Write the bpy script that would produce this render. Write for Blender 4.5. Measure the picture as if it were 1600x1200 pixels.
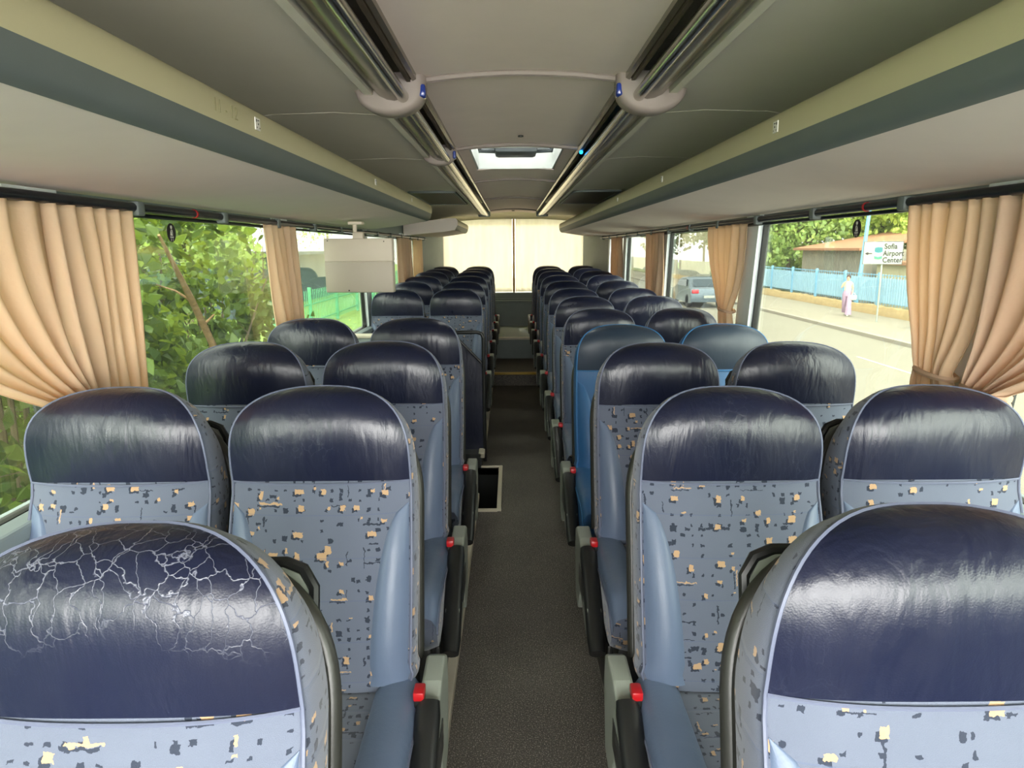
import bpy, bmesh, math, random
import numpy as np
from mathutils import Matrix, Vector, Euler
random.seed(7); rng = np.random.default_rng(7)
PI = math.pi
sc = bpy.context.scene
for o in list(bpy.data.objects): bpy.data.objects.remove(o, do_unlink=True)
COL = sc.collection

# ------------------------------------------------------------------ camera, sky, sun, exposure
H = 1.5                       # camera height above the aisle floor
CX = -0.03
PITCH = math.atan(212 / 1090)
cd = bpy.data.cameras.new('camera'); cam = bpy.data.objects.new('camera', cd); COL.objects.link(cam)
cd.sensor_width = 36; cd.lens = 36 * 1090 / 1600; cd.clip_start = 0.02; cd.clip_end = 500
cam.matrix_world = Matrix.Translation((CX, 0, H)) @ Matrix.Rotation(PI / 2 - PITCH, 4, 'X') @ Matrix.Rotation(math.radians(-0.4), 4, 'Z')
sc.camera = cam
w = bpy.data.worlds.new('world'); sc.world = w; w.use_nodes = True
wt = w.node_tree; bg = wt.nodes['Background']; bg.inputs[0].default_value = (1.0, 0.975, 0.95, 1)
# hazy bright sky, brightest ahead of the coach (towards -y), paler overhead and behind
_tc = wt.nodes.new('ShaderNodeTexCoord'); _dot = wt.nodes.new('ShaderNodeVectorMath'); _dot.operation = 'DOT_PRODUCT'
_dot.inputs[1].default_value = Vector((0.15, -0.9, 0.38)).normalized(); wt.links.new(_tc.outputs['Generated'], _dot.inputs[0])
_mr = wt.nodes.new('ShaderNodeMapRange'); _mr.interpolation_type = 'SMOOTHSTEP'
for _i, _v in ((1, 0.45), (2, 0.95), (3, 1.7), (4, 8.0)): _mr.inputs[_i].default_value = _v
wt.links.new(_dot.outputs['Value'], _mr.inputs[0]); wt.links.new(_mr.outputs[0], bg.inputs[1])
sd = bpy.data.lights.new('sun', 'SUN'); sd.energy = 2.4; sd.angle = math.radians(6); sd.color = (1.0, 0.94, 0.83)
so = bpy.data.objects.new('sun', sd); COL.objects.link(so)
so.rotation_euler = Vector((-0.10, 0.62, 0.78)).to_track_quat('Z', 'Y').to_euler()   # from behind the bus, high
so.location = (0, 8, 12)
vs = sc.view_settings; vs.view_transform = 'Standard'; vs.look = 'None'; vs.gamma = 1; vs.use_curve_mapping = False
vs.exposure = 1.6
sc.cycles.max_bounces = 14; sc.cycles.diffuse_bounces = 7; sc.cycles.glossy_bounces = 4; sc.cycles.transmission_bounces = 8
sc.cycles.transparent_max_bounces = 24; sc.cycles.use_denoising = True
sc.cycles.sample_clamp_indirect = 6

# ------------------------------------------------------------------ node helpers and materials
def lin(c):
    return tuple(((v / 255) / 12.92 if v / 255 <= 0.04045 else ((v / 255 + 0.055) / 1.055) ** 2.4) for v in c) + (1,)

class NT:
    def __init__(s, name):
        s.m = bpy.data.materials.new(name); s.m.use_nodes = True; s.t = s.m.node_tree
        for n in list(s.t.nodes): s.t.nodes.remove(n)
        s.out = s.t.nodes.new('ShaderNodeOutputMaterial')
    def n(s, kind, **kw):
        nd = s.t.nodes.new('ShaderNode' + kind)
        for k, v in kw.items(): setattr(nd, k, v)
        return nd
    def link(s, a, b): s.t.links.new(a, b)
    def put(s, v, sock):
        if isinstance(v, bpy.types.NodeSocket): s.link(v, sock)
        else: sock.default_value = v
    def math(s, op, a, b=0.0, c=None):
        nd = s.n('Math', operation=op); s.put(a, nd.inputs[0]); s.put(b, nd.inputs[1])
        if c is not None: s.put(c, nd.inputs[2])
        return nd.outputs[0]
    def vmath(s, op, a, b=(0, 0, 0)):
        nd = s.n('VectorMath', operation=op); s.put(a, nd.inputs[0]); s.put(b, nd.inputs[1]); return nd.outputs[0]
    def mix(s, f, a, b):
        nd = s.n('Mix', data_type='RGBA'); s.put(f, nd.inputs[0]); s.put(a, nd.inputs[6]); s.put(b, nd.inputs[7]); return nd.outputs[2]
    def noise(s, vec, scale, detail=3, rough=0.5, dist=0):
        nd = s.n('TexNoise'); s.put(vec, nd.inputs['Vector']); nd.inputs['Scale'].default_value = scale
        nd.inputs['Detail'].default_value = detail; nd.inputs['Roughness'].default_value = rough; nd.inputs['Distortion'].default_value = dist
        return nd.outputs[0]
    def ramp(s, f, lo, hi):
        nd = s.n('MapRange'); s.put(f, nd.inputs[0]); nd.inputs[1].default_value = lo; nd.inputs[2].default_value = hi; return nd.outputs[0]
    def pbr(s, col, rough=0.5, metal=0.0, bump=None, bstr=0.3, bdist=0.002, spec=0.5, sheen=0, coat=0):
        p = s.n('BsdfPrincipled'); s.put(col, p.inputs['Base Color']); s.put(rough, p.inputs['Roughness']); s.put(metal, p.inputs['Metallic'])
        p.inputs['Specular IOR Level'].default_value = spec
        if sheen: p.inputs['Sheen Weight'].default_value = sheen
        if coat: p.inputs['Coat Weight'].default_value = coat; p.inputs['Coat Roughness'].default_value = 0.25
        if bump is not None:
            b = s.n('Bump'); b.inputs['Strength'].default_value = bstr; b.inputs['Distance'].default_value = bdist
            s.put(bump, b.inputs['Height']); s.link(b.outputs[0], p.inputs['Normal'])
        s.link(p.outputs[0], s.out.inputs[0]); return p

M = {}
def simple(name, rgb, rough=0.5, metal=0.0, var=0.08, scale=12, bump=0.15, **kw):
    t = NT(name); tc = t.n('TexCoord').outputs['Object']
    nz = t.noise(tc, scale, 4, 0.6)
    c = lin(rgb); dk = tuple(v * (1 - var) for v in c[:3]) + (1,); lt = tuple(min(1, v * (1 + var)) for v in c[:3]) + (1,)
    fine = t.noise(tc, 220, 2)
    t.pbr(t.mix(nz, dk, lt), rough, metal, fine if bump else None, bump, 0.001, **kw)
    M[name] = t.m; return t.m

def fabric_mat():
    t = NT('seat_fabric'); uv = t.n('UVMap').outputs[0]
    rnd = t.n('ObjectInfo').outputs['Random']
    off = t.n('CombineXYZ'); t.put(t.math('MULTIPLY', rnd, 7.3), off.inputs[0]); t.put(t.math('MULTIPLY', rnd, 13.1), off.inputs[1])
    P = t.vmath('ADD', uv, off.outputs[0])
    nd = t.n('TexNoise'); t.put(P, nd.inputs['Vector']); nd.inputs['Scale'].default_value = 120; nd.inputs['Detail'].default_value = 2
    jit = t.vmath('MULTIPLY', t.vmath('SUBTRACT', nd.outputs['Color'], (0.5, 0.5, 0.5)), (0.010, 0.010, 0))
    P = t.vmath('ADD', P, jit)
    dark, tan = None, None
    # layers: (cell w, cell h, half w max, half h max, density, tan share, seed)
    for cw, ch, hx, hy, dens, ts, sd_ in ((0.021, 0.021, 0.24, 0.22, 0.36, 0.10, 1.7), (0.031, 0.029, 0.26, 0.26, 0.30, 0.45, 5.1),
                                          (0.080, 0.040, 0.36, 0.055, 0.22, 0.35, 9.4), (0.038, 0.075, 0.055, 0.32, 0.20, 0.30, 14.2), (0.055, 0.045, 0.20, 0.20, 0.26, 0.80, 21.9)):
        q = t.vmath('ADD', t.vmath('MULTIPLY', P, (1 / cw, 1 / ch, 0)), (sd_, sd_ * 1.7, 0))
        cell = t.vmath('FLOOR', q); fr = t.vmath('FRACTION', q)
        wn = t.n('TexWhiteNoise', noise_dimensions='3D'); t.put(t.vmath('ADD', cell, (0, 0, sd_)), wn.inputs['Vector'])
        sp = t.n('SeparateColor'); t.link(wn.outputs['Color'], sp.inputs[0])
        r, g, b = sp.outputs
        f = t.n('SeparateXYZ'); t.link(fr, f.inputs[0])
        def rect(cx, cy, sx, sy):
            ax = t.math('ABSOLUTE', t.math('SUBTRACT', f.outputs[0], cx)); ay = t.math('ABSOLUTE', t.math('SUBTRACT', f.outputs[1], cy))
            return t.math('MULTIPLY', t.math('LESS_THAN', ax, t.math('MULTIPLY', t.math('MULTIPLY_ADD', r, 0.65, 0.35), sx)),
                          t.math('LESS_THAN', ay, t.math('MULTIPLY', t.math('MULTIPLY_ADD', g, 0.65, 0.35), sy)))
        on = t.math('LESS_THAN', b, dens)
        o = 0.0034
        d_ = t.math('MULTIPLY', on, rect(0.5 - o / cw, 0.5 - o / ch, hx, hy))
        t_ = t.math('MULTIPLY', t.math('LESS_THAN', b, dens * ts), rect(0.5 + o / cw * 0.5, 0.5 + o / ch * 0.4, hx, hy))
        dark = d_ if dark is None else t.math('MAXIMUM', dark, d_)
        tan = t_ if tan is None else t.math('MAXIMUM', tan, t_)
    base = t.mix(t.noise(P, 5, 3), lin((88, 95, 111)), lin((105, 111, 126)))
    weave = t.noise(uv, 900, 1)
    base = t.mix(t.math('MULTIPLY', weave, 0.35), base, lin((74, 81, 98)))
    c = t.mix(t.math('MULTIPLY', dark, 0.93), base, lin((34, 41, 56)))
    c = t.mix(t.math('MULTIPLY', tan, 0.95), c, lin((178, 146, 112)))
    seam = t.n('SeparateXYZ'); t.link(uv, seam.inputs[0])
    sl = t.math('PINGPONG', seam.outputs[1], 0.045)
    line = t.math('LESS_THAN', sl, 0.0012)
    c = t.mix(t.math('MULTIPLY', line, 0.35), c, lin((80, 92, 120)))
    hgt = t.math('ADD', t.math('SUBTRACT', weave, t.math('MULTIPLY', dark, 0.8)), t.math('MULTIPLY', t.ramp(sl, 0, 0.008), 1.5))
    t.pbr(c, 0.85, 0, hgt, 0.35, 0.0015, spec=0.25, sheen=0.25); M['fabric'] = t.m

def leather(name, rgb, rgb2, rough=0.33, crack=0.0, fold=1.0, coat=0.0):
    t = NT(name); tc = t.n('TexCoord').outputs['Object']
    rnd = t.n('ObjectInfo').outputs['Random']
    off = t.n('CombineXYZ'); t.put(t.math('MULTIPLY', rnd, 9), off.inputs[0]); t.put(t.math('MULTIPLY', rnd, 5), off.inputs[2])
    P = t.vmath('ADD', tc, off.outputs[0])
    st = t.vmath('MULTIPLY', P, (1, 1, 0.28))
    folds = t.noise(st, 16, 3, 0.55, 0.6)
    folds2 = t.noise(st, 42, 2, 0.5, 0.8)
    grain = t.n('TexVoronoi'); t.put(P, grain.inputs['Vector']); grain.inputs['Scale'].default_value = 420
    big = t.noise(P, 7, 3)
    h = t.math('ADD', t.math('MULTIPLY', folds, 5.0 * fold), t.math('MULTIPLY', folds2, 1.3 * fold))
    h = t.math('ADD', h, t.math('MULTIPLY', grain.outputs['Distance'], 0.12))
    c = t.mix(big, lin(rgb), lin(rgb2))
    # fine light creases in the worn leather
    cr = t.n('TexVoronoi', feature='DISTANCE_TO_EDGE'); nn = t.n('TexNoise'); t.put(P, nn.inputs['Vector']); nn.inputs['Scale'].default_value = 22; nn.inputs['Detail'].default_value = 4
    P2 = t.vmath('ADD', t.vmath('MULTIPLY', P, (1, 1, 0.55)), t.vmath('MULTIPLY', t.vmath('SUBTRACT', nn.outputs['Color'], (0.5, 0.5, 0.5)), (0.05, 0.05, 0.05)))
    t.put(P2, cr.inputs['Vector']); cr.inputs['Scale'].default_value = 40
    ln = t.math('SUBTRACT', 1.0, t.ramp(cr.outputs['Distance'], 0.0, 0.03))
    patch = t.ramp(t.noise(P, 6.0, 2), 0.50, 0.66)
    sx = t.n('SeparateXYZ'); t.link(tc, sx.inputs[0])
    if crack > 0.5:
        zone = t.ramp(t.math('ADD', sx.outputs[2], t.math('MULTIPLY', t.math('ABSOLUTE', sx.outputs[0]), 0.25)), 0.985, 1.06)
        patch = t.math('MULTIPLY', t.ramp(t.noise(P, 5.0, 2), 0.36, 0.50), zone)
    fac = t.math('MULTIPLY', t.math('MULTIPLY', ln, patch), 0.38 * crack)
    c = t.mix(fac, c, lin((165, 168, 185)))
    rg = t.math('MULTIPLY_ADD', t.noise(P, 11, 4), 0.22, rough - 0.10)
    t.pbr(c, rg, 0, t.math('SUBTRACT', h, t.math('MULTIPLY', fac, 2)), 0.42, 0.0022, spec=0.55, coat=coat); M[name] = t.m

fabric_mat()
leather('navy_leather', (14, 18, 38), (21, 26, 49), 0.31, 0.12)
leather('navy_leather_cracked', (14, 18, 38), (21, 26, 49), 0.33, 1.0)
leather('slate_leather', (32, 44, 60), (40, 53, 70), 0.42, 0.0, 0.25)
leather('pale_blue_leather', (84, 98, 122), (98, 112, 136), 0.42, 0.0, 0.35)
leather('bright_blue_leather', (34, 82, 130), (42, 94, 142), 0.5, 0.0, 0.2)
simple('piping', (94, 100, 120), 0.5)
simple('blue_piping', (50, 108, 160), 0.5)
simple('black_plastic', (26, 27, 27), 0.38, var=0.1)
simple('shell_plastic', (44, 44, 40), 0.33, var=0.1)
simple('grey_plastic', (140, 146, 136), 0.45)
simple('dark_steel', (60, 62, 62), 0.4, 0.3)
simple('pale_metal', (206, 198, 178), 0.45, 0.1)
simple('buckle_red', (172, 16, 24), 0.35, var=0.03)
simple('headliner', (222, 210, 204), 0.85, scale=6, var=0.06)
simple('centre_headliner', (230, 214, 206), 0.85, scale=6, var=0.06)
simple('side_headliner', (216, 210, 194), 0.8, scale=5, var=0.05)
simple('rack_strip', (98, 106, 104), 0.6)
simple('rack_band', (188, 181, 146), 0.5, var=0.05, scale=5)
simple('lamp_cap', (146, 134, 128), 0.5)
simple('wall_panel', (132, 144, 146), 0.6)
simple('rear_panel', (132, 142, 138), 0.65)
simple('pillar_paint', (222, 230, 230), 0.5)
simple('seal_rubber', (22, 24, 24), 0.6)
simple('white_plastic', (208, 206, 196), 0.5)
simple('hatch_white', (205, 210, 208), 0.6)
simple('hatch_grey', (92, 98, 102), 0.5)
simple('monitor_shell', (198, 186, 170), 0.55, var=0.05, scale=5)
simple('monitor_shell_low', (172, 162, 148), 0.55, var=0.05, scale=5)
simple('yellow_trim', (196, 160, 60), 0.5)
simple('gold_cord', (196, 150, 50), 0.6)
simple('slot_brown', (88, 78, 66), 0.6)
simple('chrome', (190, 186, 176), 0.18, 1.0, var=0.05, bump=0)
simple('bronze_diffuser', (120, 112, 98), 0.22, 0.55, var=0.1, bump=0.05)
simple('dark_track', (30, 34, 40), 0.3, 0.4)
simple('white_sticker', (225, 222, 214), 0.6, var=0.03)
simple('ink', (36, 30, 32), 0.7)
simple('pencil', (160, 154, 118), 0.8)
simple('asphalt', (118, 112, 99), 0.95, scale=1.5, var=0.12)
simple('pavement', (128, 120, 105), 0.95, scale=3, var=0.12)
simple('kerb_white', (176, 170, 154), 0.9)
simple('kerb_stone', (140, 132, 120), 0.9)
simple('stone_wall', (176, 152, 110), 0.95, scale=4, var=0.3, bump=0.6)
simple('earth', (104, 108, 66), 0.95, scale=1, var=0.35)
simple('lawn', (112, 142, 60), 0.95, scale=3, var=0.3)
simple('blue_paint', (140, 176, 198), 0.6, var=0.08, scale=2)
simple('blue_post', (112, 162, 192), 0.6, var=0.08)
simple('grey_paling', (160, 160, 150), 0.8)
simple('green_paint', (86, 158, 116), 0.6)
simple('sign_white', (150, 152, 144), 0.6, var=0.02)
simple('sign_teal', (30, 100, 110), 0.6)
simple('sign_pale_blue', (150, 190, 215), 0.6)
simple('sign_green', (60, 170, 100), 0.6)
simple('grey_wood', (132, 126, 112), 0.9, scale=8, var=0.3)
simple('rust_roof', (150, 104, 76), 0.9, scale=3, var=0.3)
simple('pale_render', (190, 178, 146), 0.9, scale=2, var=0.1)
simple('dark_render', (70, 84, 90), 0.8)
simple('bark', (106, 92, 74), 0.95, scale=9, var=0.35)
simple('cut_bark', (150, 120, 84), 0.9, scale=34, var=0.6)
simple('skin', (205, 158, 132), 0.6)
simple('hair', (60, 40, 32), 0.6)
simple('cream_cloth', (216, 196, 172), 0.85)
simple('lilac_cloth', (164, 138, 160), 0.85, scale=9, var=0.2)
simple('car_paint', (86, 98, 108), 0.3, 0.3)
simple('car_glass', (50, 62, 70), 0.1)
simple('tail_lamp', (190, 40, 50), 0.3)
simple('tyre', (25, 25, 25), 0.8)

def carpet():
    t = NT('carpet'); tc = t.n('TexCoord').outputs['Object']
    f = t.noise(tc, 230, 2, 0.8); g = t.noise(tc, 3.5, 3); k = t.noise(tc, 120, 2)
    sp = t.ramp(f, 0.55, 0.68)
    c = t.mix(g, lin((84, 81, 76)), lin((112, 108, 101)))
    c = t.mix(t.math('MULTIPLY', sp, 0.8), c, lin((225, 216, 200)))
    t.pbr(c, 0.95, 0, t.math('ADD', f, k), 0.8, 0.004, spec=0.15); M['carpet'] = t.m
carpet()
def leaf_mat(name, a, b, trans):
    t = NT(name); g = t.n('NewGeometry').outputs['Random Per Island'] if 'Random Per Island' in t.n('NewGeometry').outputs else 0.5
    c = t.mix(g, lin(a), lin(b))
    d = t.n('BsdfPrincipled'); t.put(c, d.inputs['Base Color']); d.inputs['Roughness'].default_value = 0.5
    tr = t.n('BsdfTranslucent'); t.put(t.mix(0.5, c, lin(trans)), tr.inputs[0])
    mx = t.n('MixShader'); mx.inputs[0].default_value = 0.45; t.link(d.outputs[0], mx.inputs[1]); t.link(tr.outputs[0], mx.inputs[2])
    t.link(mx.outputs[0], t.out.inputs[0]); M[name] = t.m
leaf_mat('near_leaves', (38, 64, 28), (116, 142, 62), (170, 186, 54))
leaf_mat('dark_leaves', (34, 54, 32), (74, 98, 48), (110, 130, 48))
leaf_mat('bright_leaves', (160, 184, 84), (196, 210, 112), (222, 228, 110))
leaf_mat('mid_leaves', (122, 152, 84), (170, 188, 108), (196, 210, 100))
def cloth_mat(name, a, b, share, noise_s=0.5):
    t = NT(name); tc = t.n('TexCoord').outputs['Object']
    st = t.vmath('MULTIPLY', tc, (1, 1, 0.15)); nz = t.noise(st, 14, 4, 0.6); fine = t.noise(tc, 160, 2)
    c = t.mix(nz, lin(a), lin(b)); c = t.mix(t.math('MULTIPLY', fine, noise_s * 0.4), c, lin(a))
    d = t.n('BsdfDiffuse'); t.put(c, d.inputs[0]); tr = t.n('BsdfTranslucent'); t.put(c, tr.inputs[0])
    bmp = t.n('Bump'); bmp.inputs['Strength'].default_value = 0.3; bmp.inputs['Distance'].default_value = 0.002; t.put(fine, bmp.inputs['Height'])
    t.link(bmp.outputs[0], d.inputs['Normal'])
    mx = t.n('MixShader'); mx.inputs[0].default_value = share; t.link(d.outputs[0], mx.inputs[1]); t.link(tr.outputs[0], mx.inputs[2])
    t.link(mx.outputs[0], t.out.inputs[0]); M[name] = t.m
cloth_mat('peach_curtain', (232, 204, 170), (242, 220, 190), 0.45)
cloth_mat('brown_curtain', (214, 184, 156), (226, 200, 174), 0.35)
cloth_mat('cream_curtain', (228, 220, 204), (248, 243, 232), 0.68)
cloth_mat('milky_plastic', (240, 242, 240), (244, 246, 244), 0.6)
def glass(name, tint):
    t = NT(name); lw = t.n('LayerWeight'); lw.inputs[0].default_value = 0.5
    f = t.math('MULTIPLY_ADD', t.math('POWER', lw.outputs['Facing'], 5.0), 0.93, 0.05)
    tr = t.n('BsdfTransparent'); tr.inputs[0].default_value = tint; gl = t.n('BsdfGlossy'); gl.inputs['Roughness'].default_value = 0.01
    gl.inputs[0].default_value = (0.85, 0.9, 0.85, 1)
    mx = t.n('MixShader'); t.put(f, mx.inputs[0]); t.link(tr.outputs[0], mx.inputs[1]); t.link(gl.outputs[0], mx.inputs[2])
    du = t.n('BsdfTranslucent'); du.inputs[0].default_value = (0.9, 0.9, 0.85, 1)
    m2 = t.n('MixShader'); m2.inputs[0].default_value = 0.006; t.link(mx.outputs[0], m2.inputs[1]); t.link(du.outputs[0], m2.inputs[2])
    t.link(m2.outputs[0], t.out.inputs[0]); M[name] = t.m
glass('tinted_glass', (0.70, 0.74, 0.69, 1))     # a pane has two faces, so the tint counts twice
glass('clear_glass', (0.98, 0.99, 0.98, 1))
def grille_mat():
    t = NT('grille'); tc = t.n('TexCoord').outputs['Object']
    s = t.n('SeparateXYZ'); t.link(t.vmath('MULTIPLY', tc, (55, 38, 1)), s.inputs[0])
    a = t.math('GREATER_THAN', t.math('FRACT', s.outputs[0]), 0.45); b = t.math('GREATER_THAN', t.math('FRACT', s.outputs[1]), 0.4)
    t.pbr(t.mix(t.math('MULTIPLY', a, b), lin((112, 104, 92)), lin((30, 28, 24))), 0.6); M['grille'] = t.m
grille_mat()
def emit(name, rgb, s):
    t = NT(name); e = t.n('Emission'); e.inputs[0].default_value = lin(rgb); e.inputs[1].default_value = s; t.link(e.outputs[0], t.out.inputs[0]); M[name] = t.m
emit('blue_led', (20, 150, 255), 3)
def corr():
    t = NT('corrugated'); tc = t.n('TexCoord').outputs['Object']
    s = t.n('SeparateXYZ'); t.link(tc, s.inputs[0])
    wv = t.math('SINE', t.math('MULTIPLY', s.outputs[1], 40)); nz = t.noise(tc, 3, 4)
    t.pbr(t.mix(nz, lin((112, 108, 100)), lin((158, 152, 138))), 0.8, 0, wv, 1.0, 0.03); M['corrugated'] = t.m
corr()

# ------------------------------------------------------------------ mesh helpers
class B:
    def __init__(s): s.v = []; s.f = []
    def add(s, vs_, fs):
        o = len(s.v); s.v.extend([tuple(p) for p in vs_]); s.f.extend([tuple(i + o for i in f) for f in fs]); return s
    def grid(s, rows, close=False):
        nr, nc = len(rows), len(rows[0]); vs_ = [p for r in rows for p in r]; fs = []
        for i in range(nr - 1):
            for j in range(nc if close else nc - 1):
                k = (j + 1) % nc; fs.append((i * nc + j, i * nc + k, (i + 1) * nc + k, (i + 1) * nc + j))
        return s.add(vs_, fs)
    def box(s, lo, hi, bev=0.0, seg=2, mat=None):
        bm = bmesh.new(); bmesh.ops.create_cube(bm, size=1)
        d = [hi[i] - lo[i] for i in range(3)]; c = [(hi[i] + lo[i]) / 2 for i in range(3)]
        for v in bm.verts: v.co = Vector((v.co[i] * d[i] + c[i] for i in range(3)))
        if bev > 0: bmesh.ops.bevel(bm, geom=list(bm.edges), offset=min(bev, min(map(abs, d)) * 0.49), segments=seg, affect='EDGES', profile=0.5)
        if mat is not None: bm.transform(mat)
        bm.verts.index_update()
        s.add([v.co[:] for v in bm.verts], [[v.index for v in f.verts] for f in bm.faces]); bm.free(); return s
    def tube(s, pts, r, n=8, cap=True, closed=False):
        pts = [Vector(p) for p in pts]; rows = []; up = None; m = len(pts)
        for i, p in enumerate(pts):
            a = pts[(i - 1) % m] if (closed or i > 0) else p; b_ = pts[(i + 1) % m] if (closed or i < m - 1) else p
            t = (b_ - a)
            t = t.normalized() if t.length > 1e-9 else Vector((0, 0, 1))
            if up is None: up = t.orthogonal().normalized()
            up = (up - t * up.dot(t)); up = up.normalized() if up.length > 1e-6 else t.orthogonal().normalized()
            q = t.cross(up); rr = r[i] if isinstance(r, (list, tuple)) else r
            rows.append([tuple(p + (up * math.cos(2 * PI * k / n) + q * math.sin(2 * PI * k / n)) * rr) for k in range(n)])
        if closed: rows.append(rows[0])
        s.grid(rows, close=True)
        if cap and not closed:
            o = len(s.v) - len(rows) * n; s.f.append(tuple(range(o + n - 1, o - 1, -1))); o2 = len(s.v) - n; s.f.append(tuple(range(o2, o2 + n)))
        return s
    def prism_y(s, poly, y0, y1):           # poly of (x, z) extruded along y
        n = len(poly); vs_ = [(x, y0, z) for x, z in poly] + [(x, y1, z) for x, z in poly]
        fs = [(i, (i + 1) % n, n + (i + 1) % n, n + i) for i in range(n)] + [tuple(range(n - 1, -1, -1)), tuple(range(n, 2 * n))]
        return s.add(vs_, fs)
    def prism_x(s, poly, x0, x1):           # poly of (y, z) extruded along x
        n = len(poly); vs_ = [(x0, a, b) for a, b in poly] + [(x1, a, b) for a, b in poly]
        fs = [(i, (i + 1) % n, n + (i + 1) % n, n + i) for i in range(n)] + [tuple(range(n - 1, -1, -1)), tuple(range(n, 2 * n))]
        return s.add(vs_, fs)
    def prism_z(s, poly, z0, z1):
        n = len(poly); vs_ = [(a, b, z0) for a, b in poly] + [(a, b, z1) for a, b in poly]
        fs = [(i, (i + 1) % n, n + (i + 1) % n, n + i) for i in range(n)] + [tuple(range(n - 1, -1, -1)), tuple(range(n, 2 * n))]
        return s.add(vs_, fs)
    def disc(s, c, r, axis, th, n=20):
        a = {'x': (Vector((0, 1, 0)), Vector((0, 0, 1)), Vector((1, 0, 0))), 'y': (Vector((1, 0, 0)), Vector((0, 0, 1)), Vector((0, 1, 0))), 'z': (Vector((1, 0, 0)), Vector((0, 1, 0)), Vector((0, 0, 1)))}[axis]
        c = Vector(c); rows = [[tuple(c + a[2] * th * e + (a[0] * math.cos(2 * PI * k / n) + a[1] * math.sin(2 * PI * k / n)) * r) for k in range(n)] for e in (-0.5, 0.5)]
        s.grid(rows, close=True); o = len(s.v) - 2 * n; s.f.append(tuple(range(o, o + n))); s.f.append(tuple(range(o + 2 * n - 1, o + n - 1, -1))); return s
    def ball(s, c, r, n=12, m=8):
        rx, ry, rz = r if isinstance(r, (tuple, list)) else (r, r, r)
        rows = [[(c[0] + rx * math.sin(PI * i / m) * math.cos(2 * PI * k / n), c[1] + ry * math.sin(PI * i / m) * math.sin(2 * PI * k / n), c[2] + rz * math.cos(PI * i / m)) for k in range(n)] for i in range(m + 1)]
        return s.grid(rows, close=True)
    def build(s, name, mat, parent=None, smooth=True, angle=40):
        me = bpy.data.meshes.new(name); me.from_pydata(s.v, [], s.f)
        bm = bmesh.new(); bm.from_mesh(me); bmesh.ops.remove_doubles(bm, verts=bm.verts, dist=1e-5)
        bmesh.ops.dissolve_degenerate(bm, dist=1e-6, edges=bm.edges)
        bmesh.ops.recalc_face_normals(bm, faces=bm.faces)
        uvl = bm.loops.layers.uv.new('UVMap')
        for f in bm.faces:
            n = f.normal; ax = max(range(3), key=lambda i: abs(n[i]))
            for l in f.loops:
                c = l.vert.co; l[uvl].uv = (c.x, c.z) if ax == 1 else ((c.y + 3.17, c.z) if ax == 0 else (c.x, c.y + 5.3))
            if smooth: f.smooth = True
        if smooth:
            ca = math.radians(angle)
            for e in bm.edges:
                if len(e.link_faces) == 2 and e.calc_face_angle(0) > ca: e.smooth = False
        bm.to_mesh(me); bm.free()
        o = bpy.data.objects.new(name, me); COL.objects.link(o); me.materials.append(M[mat] if isinstance(mat, str) else mat)
        if parent is not None: o.parent = parent
        return o

def tag(o, label=None, cat=None, group=None, kind=None):
    if label: o['label'] = label
    if cat: o['category'] = cat
    if group: o['group'] = group
    if kind: o['kind'] = kind
    return o
def thing(name, label, cat, loc=(0, 0, 0), rz=0, group=None):
    o = bpy.data.objects.new(name, None); COL.objects.link(o); o.location = loc; o.rotation_euler = (0, 0, rz); o.empty_display_size = 0.1
    return tag(o, label, cat, group)
def struct(b, name, mat, label, cat, parent=None, smooth=False):
    o = b.build(name, mat, parent, smooth)
    if parent is None: tag(o, label, cat, None, 'structure')
    return o
def copy_tree(o, parent=None):
    c = o.copy(); COL.objects.link(c); c.parent = parent
    for ch in list(o.children): copy_tree(ch, c)
    return c
def leafcloud(centres, size, n_per=1, spread=None):
    c = np.asarray(centres, float); n = len(c)
    a = rng.normal(size=(n, 3)); a /= np.linalg.norm(a, axis=1)[:, None]
    b = rng.normal(size=(n, 3)); b -= a * (a * b).sum(1)[:, None]; b /= np.linalg.norm(b, axis=1)[:, None]
    nn = np.cross(a, b)
    sz = size * rng.uniform(0.6, 1.25, n)[:, None]
    shape = [(-1, 0, 0), (-0.35, -0.62, 0.12), (0.35, -0.45, 0.1), (1.05, 0, -0.12), (0.35, 0.45, 0.1), (-0.35, 0.62, 0.12)]
    V = np.stack([c + sz * (a * p[0] + b * p[1] + nn * p[2]) * 0.5 for p in shape], 1).reshape(-1, 3)
    F = np.arange(n * 6).reshape(n, 6)
    return V.tolist(), F.tolist()
def raw_mesh(name, V, F, mat, parent=None):
    me = bpy.data.meshes.new(name); me.from_pydata(V, [], F); o = bpy.data.objects.new(name, me); COL.objects.link(o)
    me.materials.append(M[mat]); o.parent = parent; return o

# ------------------------------------------------------------------ the bus shell
Y0, Y1 = -1.2, 10.15
WX = 1.19            # glass plane
# aisle floor with the stairwell opening left of the gangway
fl = B()
SW = (-0.31, -0.12, 3.86, 4.66)
fl.box((-0.30, Y0, -0.05), (0.34, SW[2], 0)); fl.box((-0.30, SW[3], -0.05), (0.34, 7.62, 0)); fl.box((SW[1], SW[2], -0.05), (0.34, SW[3], 0))
struct(fl, 'floor', 'carpet', 'dark charcoal speckled carpet running down the gangway', 'floor')
st = B().box((-0.30, 7.62, -0.05), (0.34, 8.62, 0.147))
struct(st, 'trim_1', 'carpet', 'lower carpeted step near the back of the gangway', 'step')
st = B().box((-0.30, 8.62, -0.05), (0.34, 9.98, 0.41))
struct(st, 'trim_2', 'rear_panel', 'upper step at the end of the gangway', 'step')
struct(B().box((-0.27, 7.605, 0.125), (0.31, 7.635, 0.152), 0.004), 'trim_3', 'yellow_trim', 'thin yellow nosing on the lower step of the gangway', 'step nosing')
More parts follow.
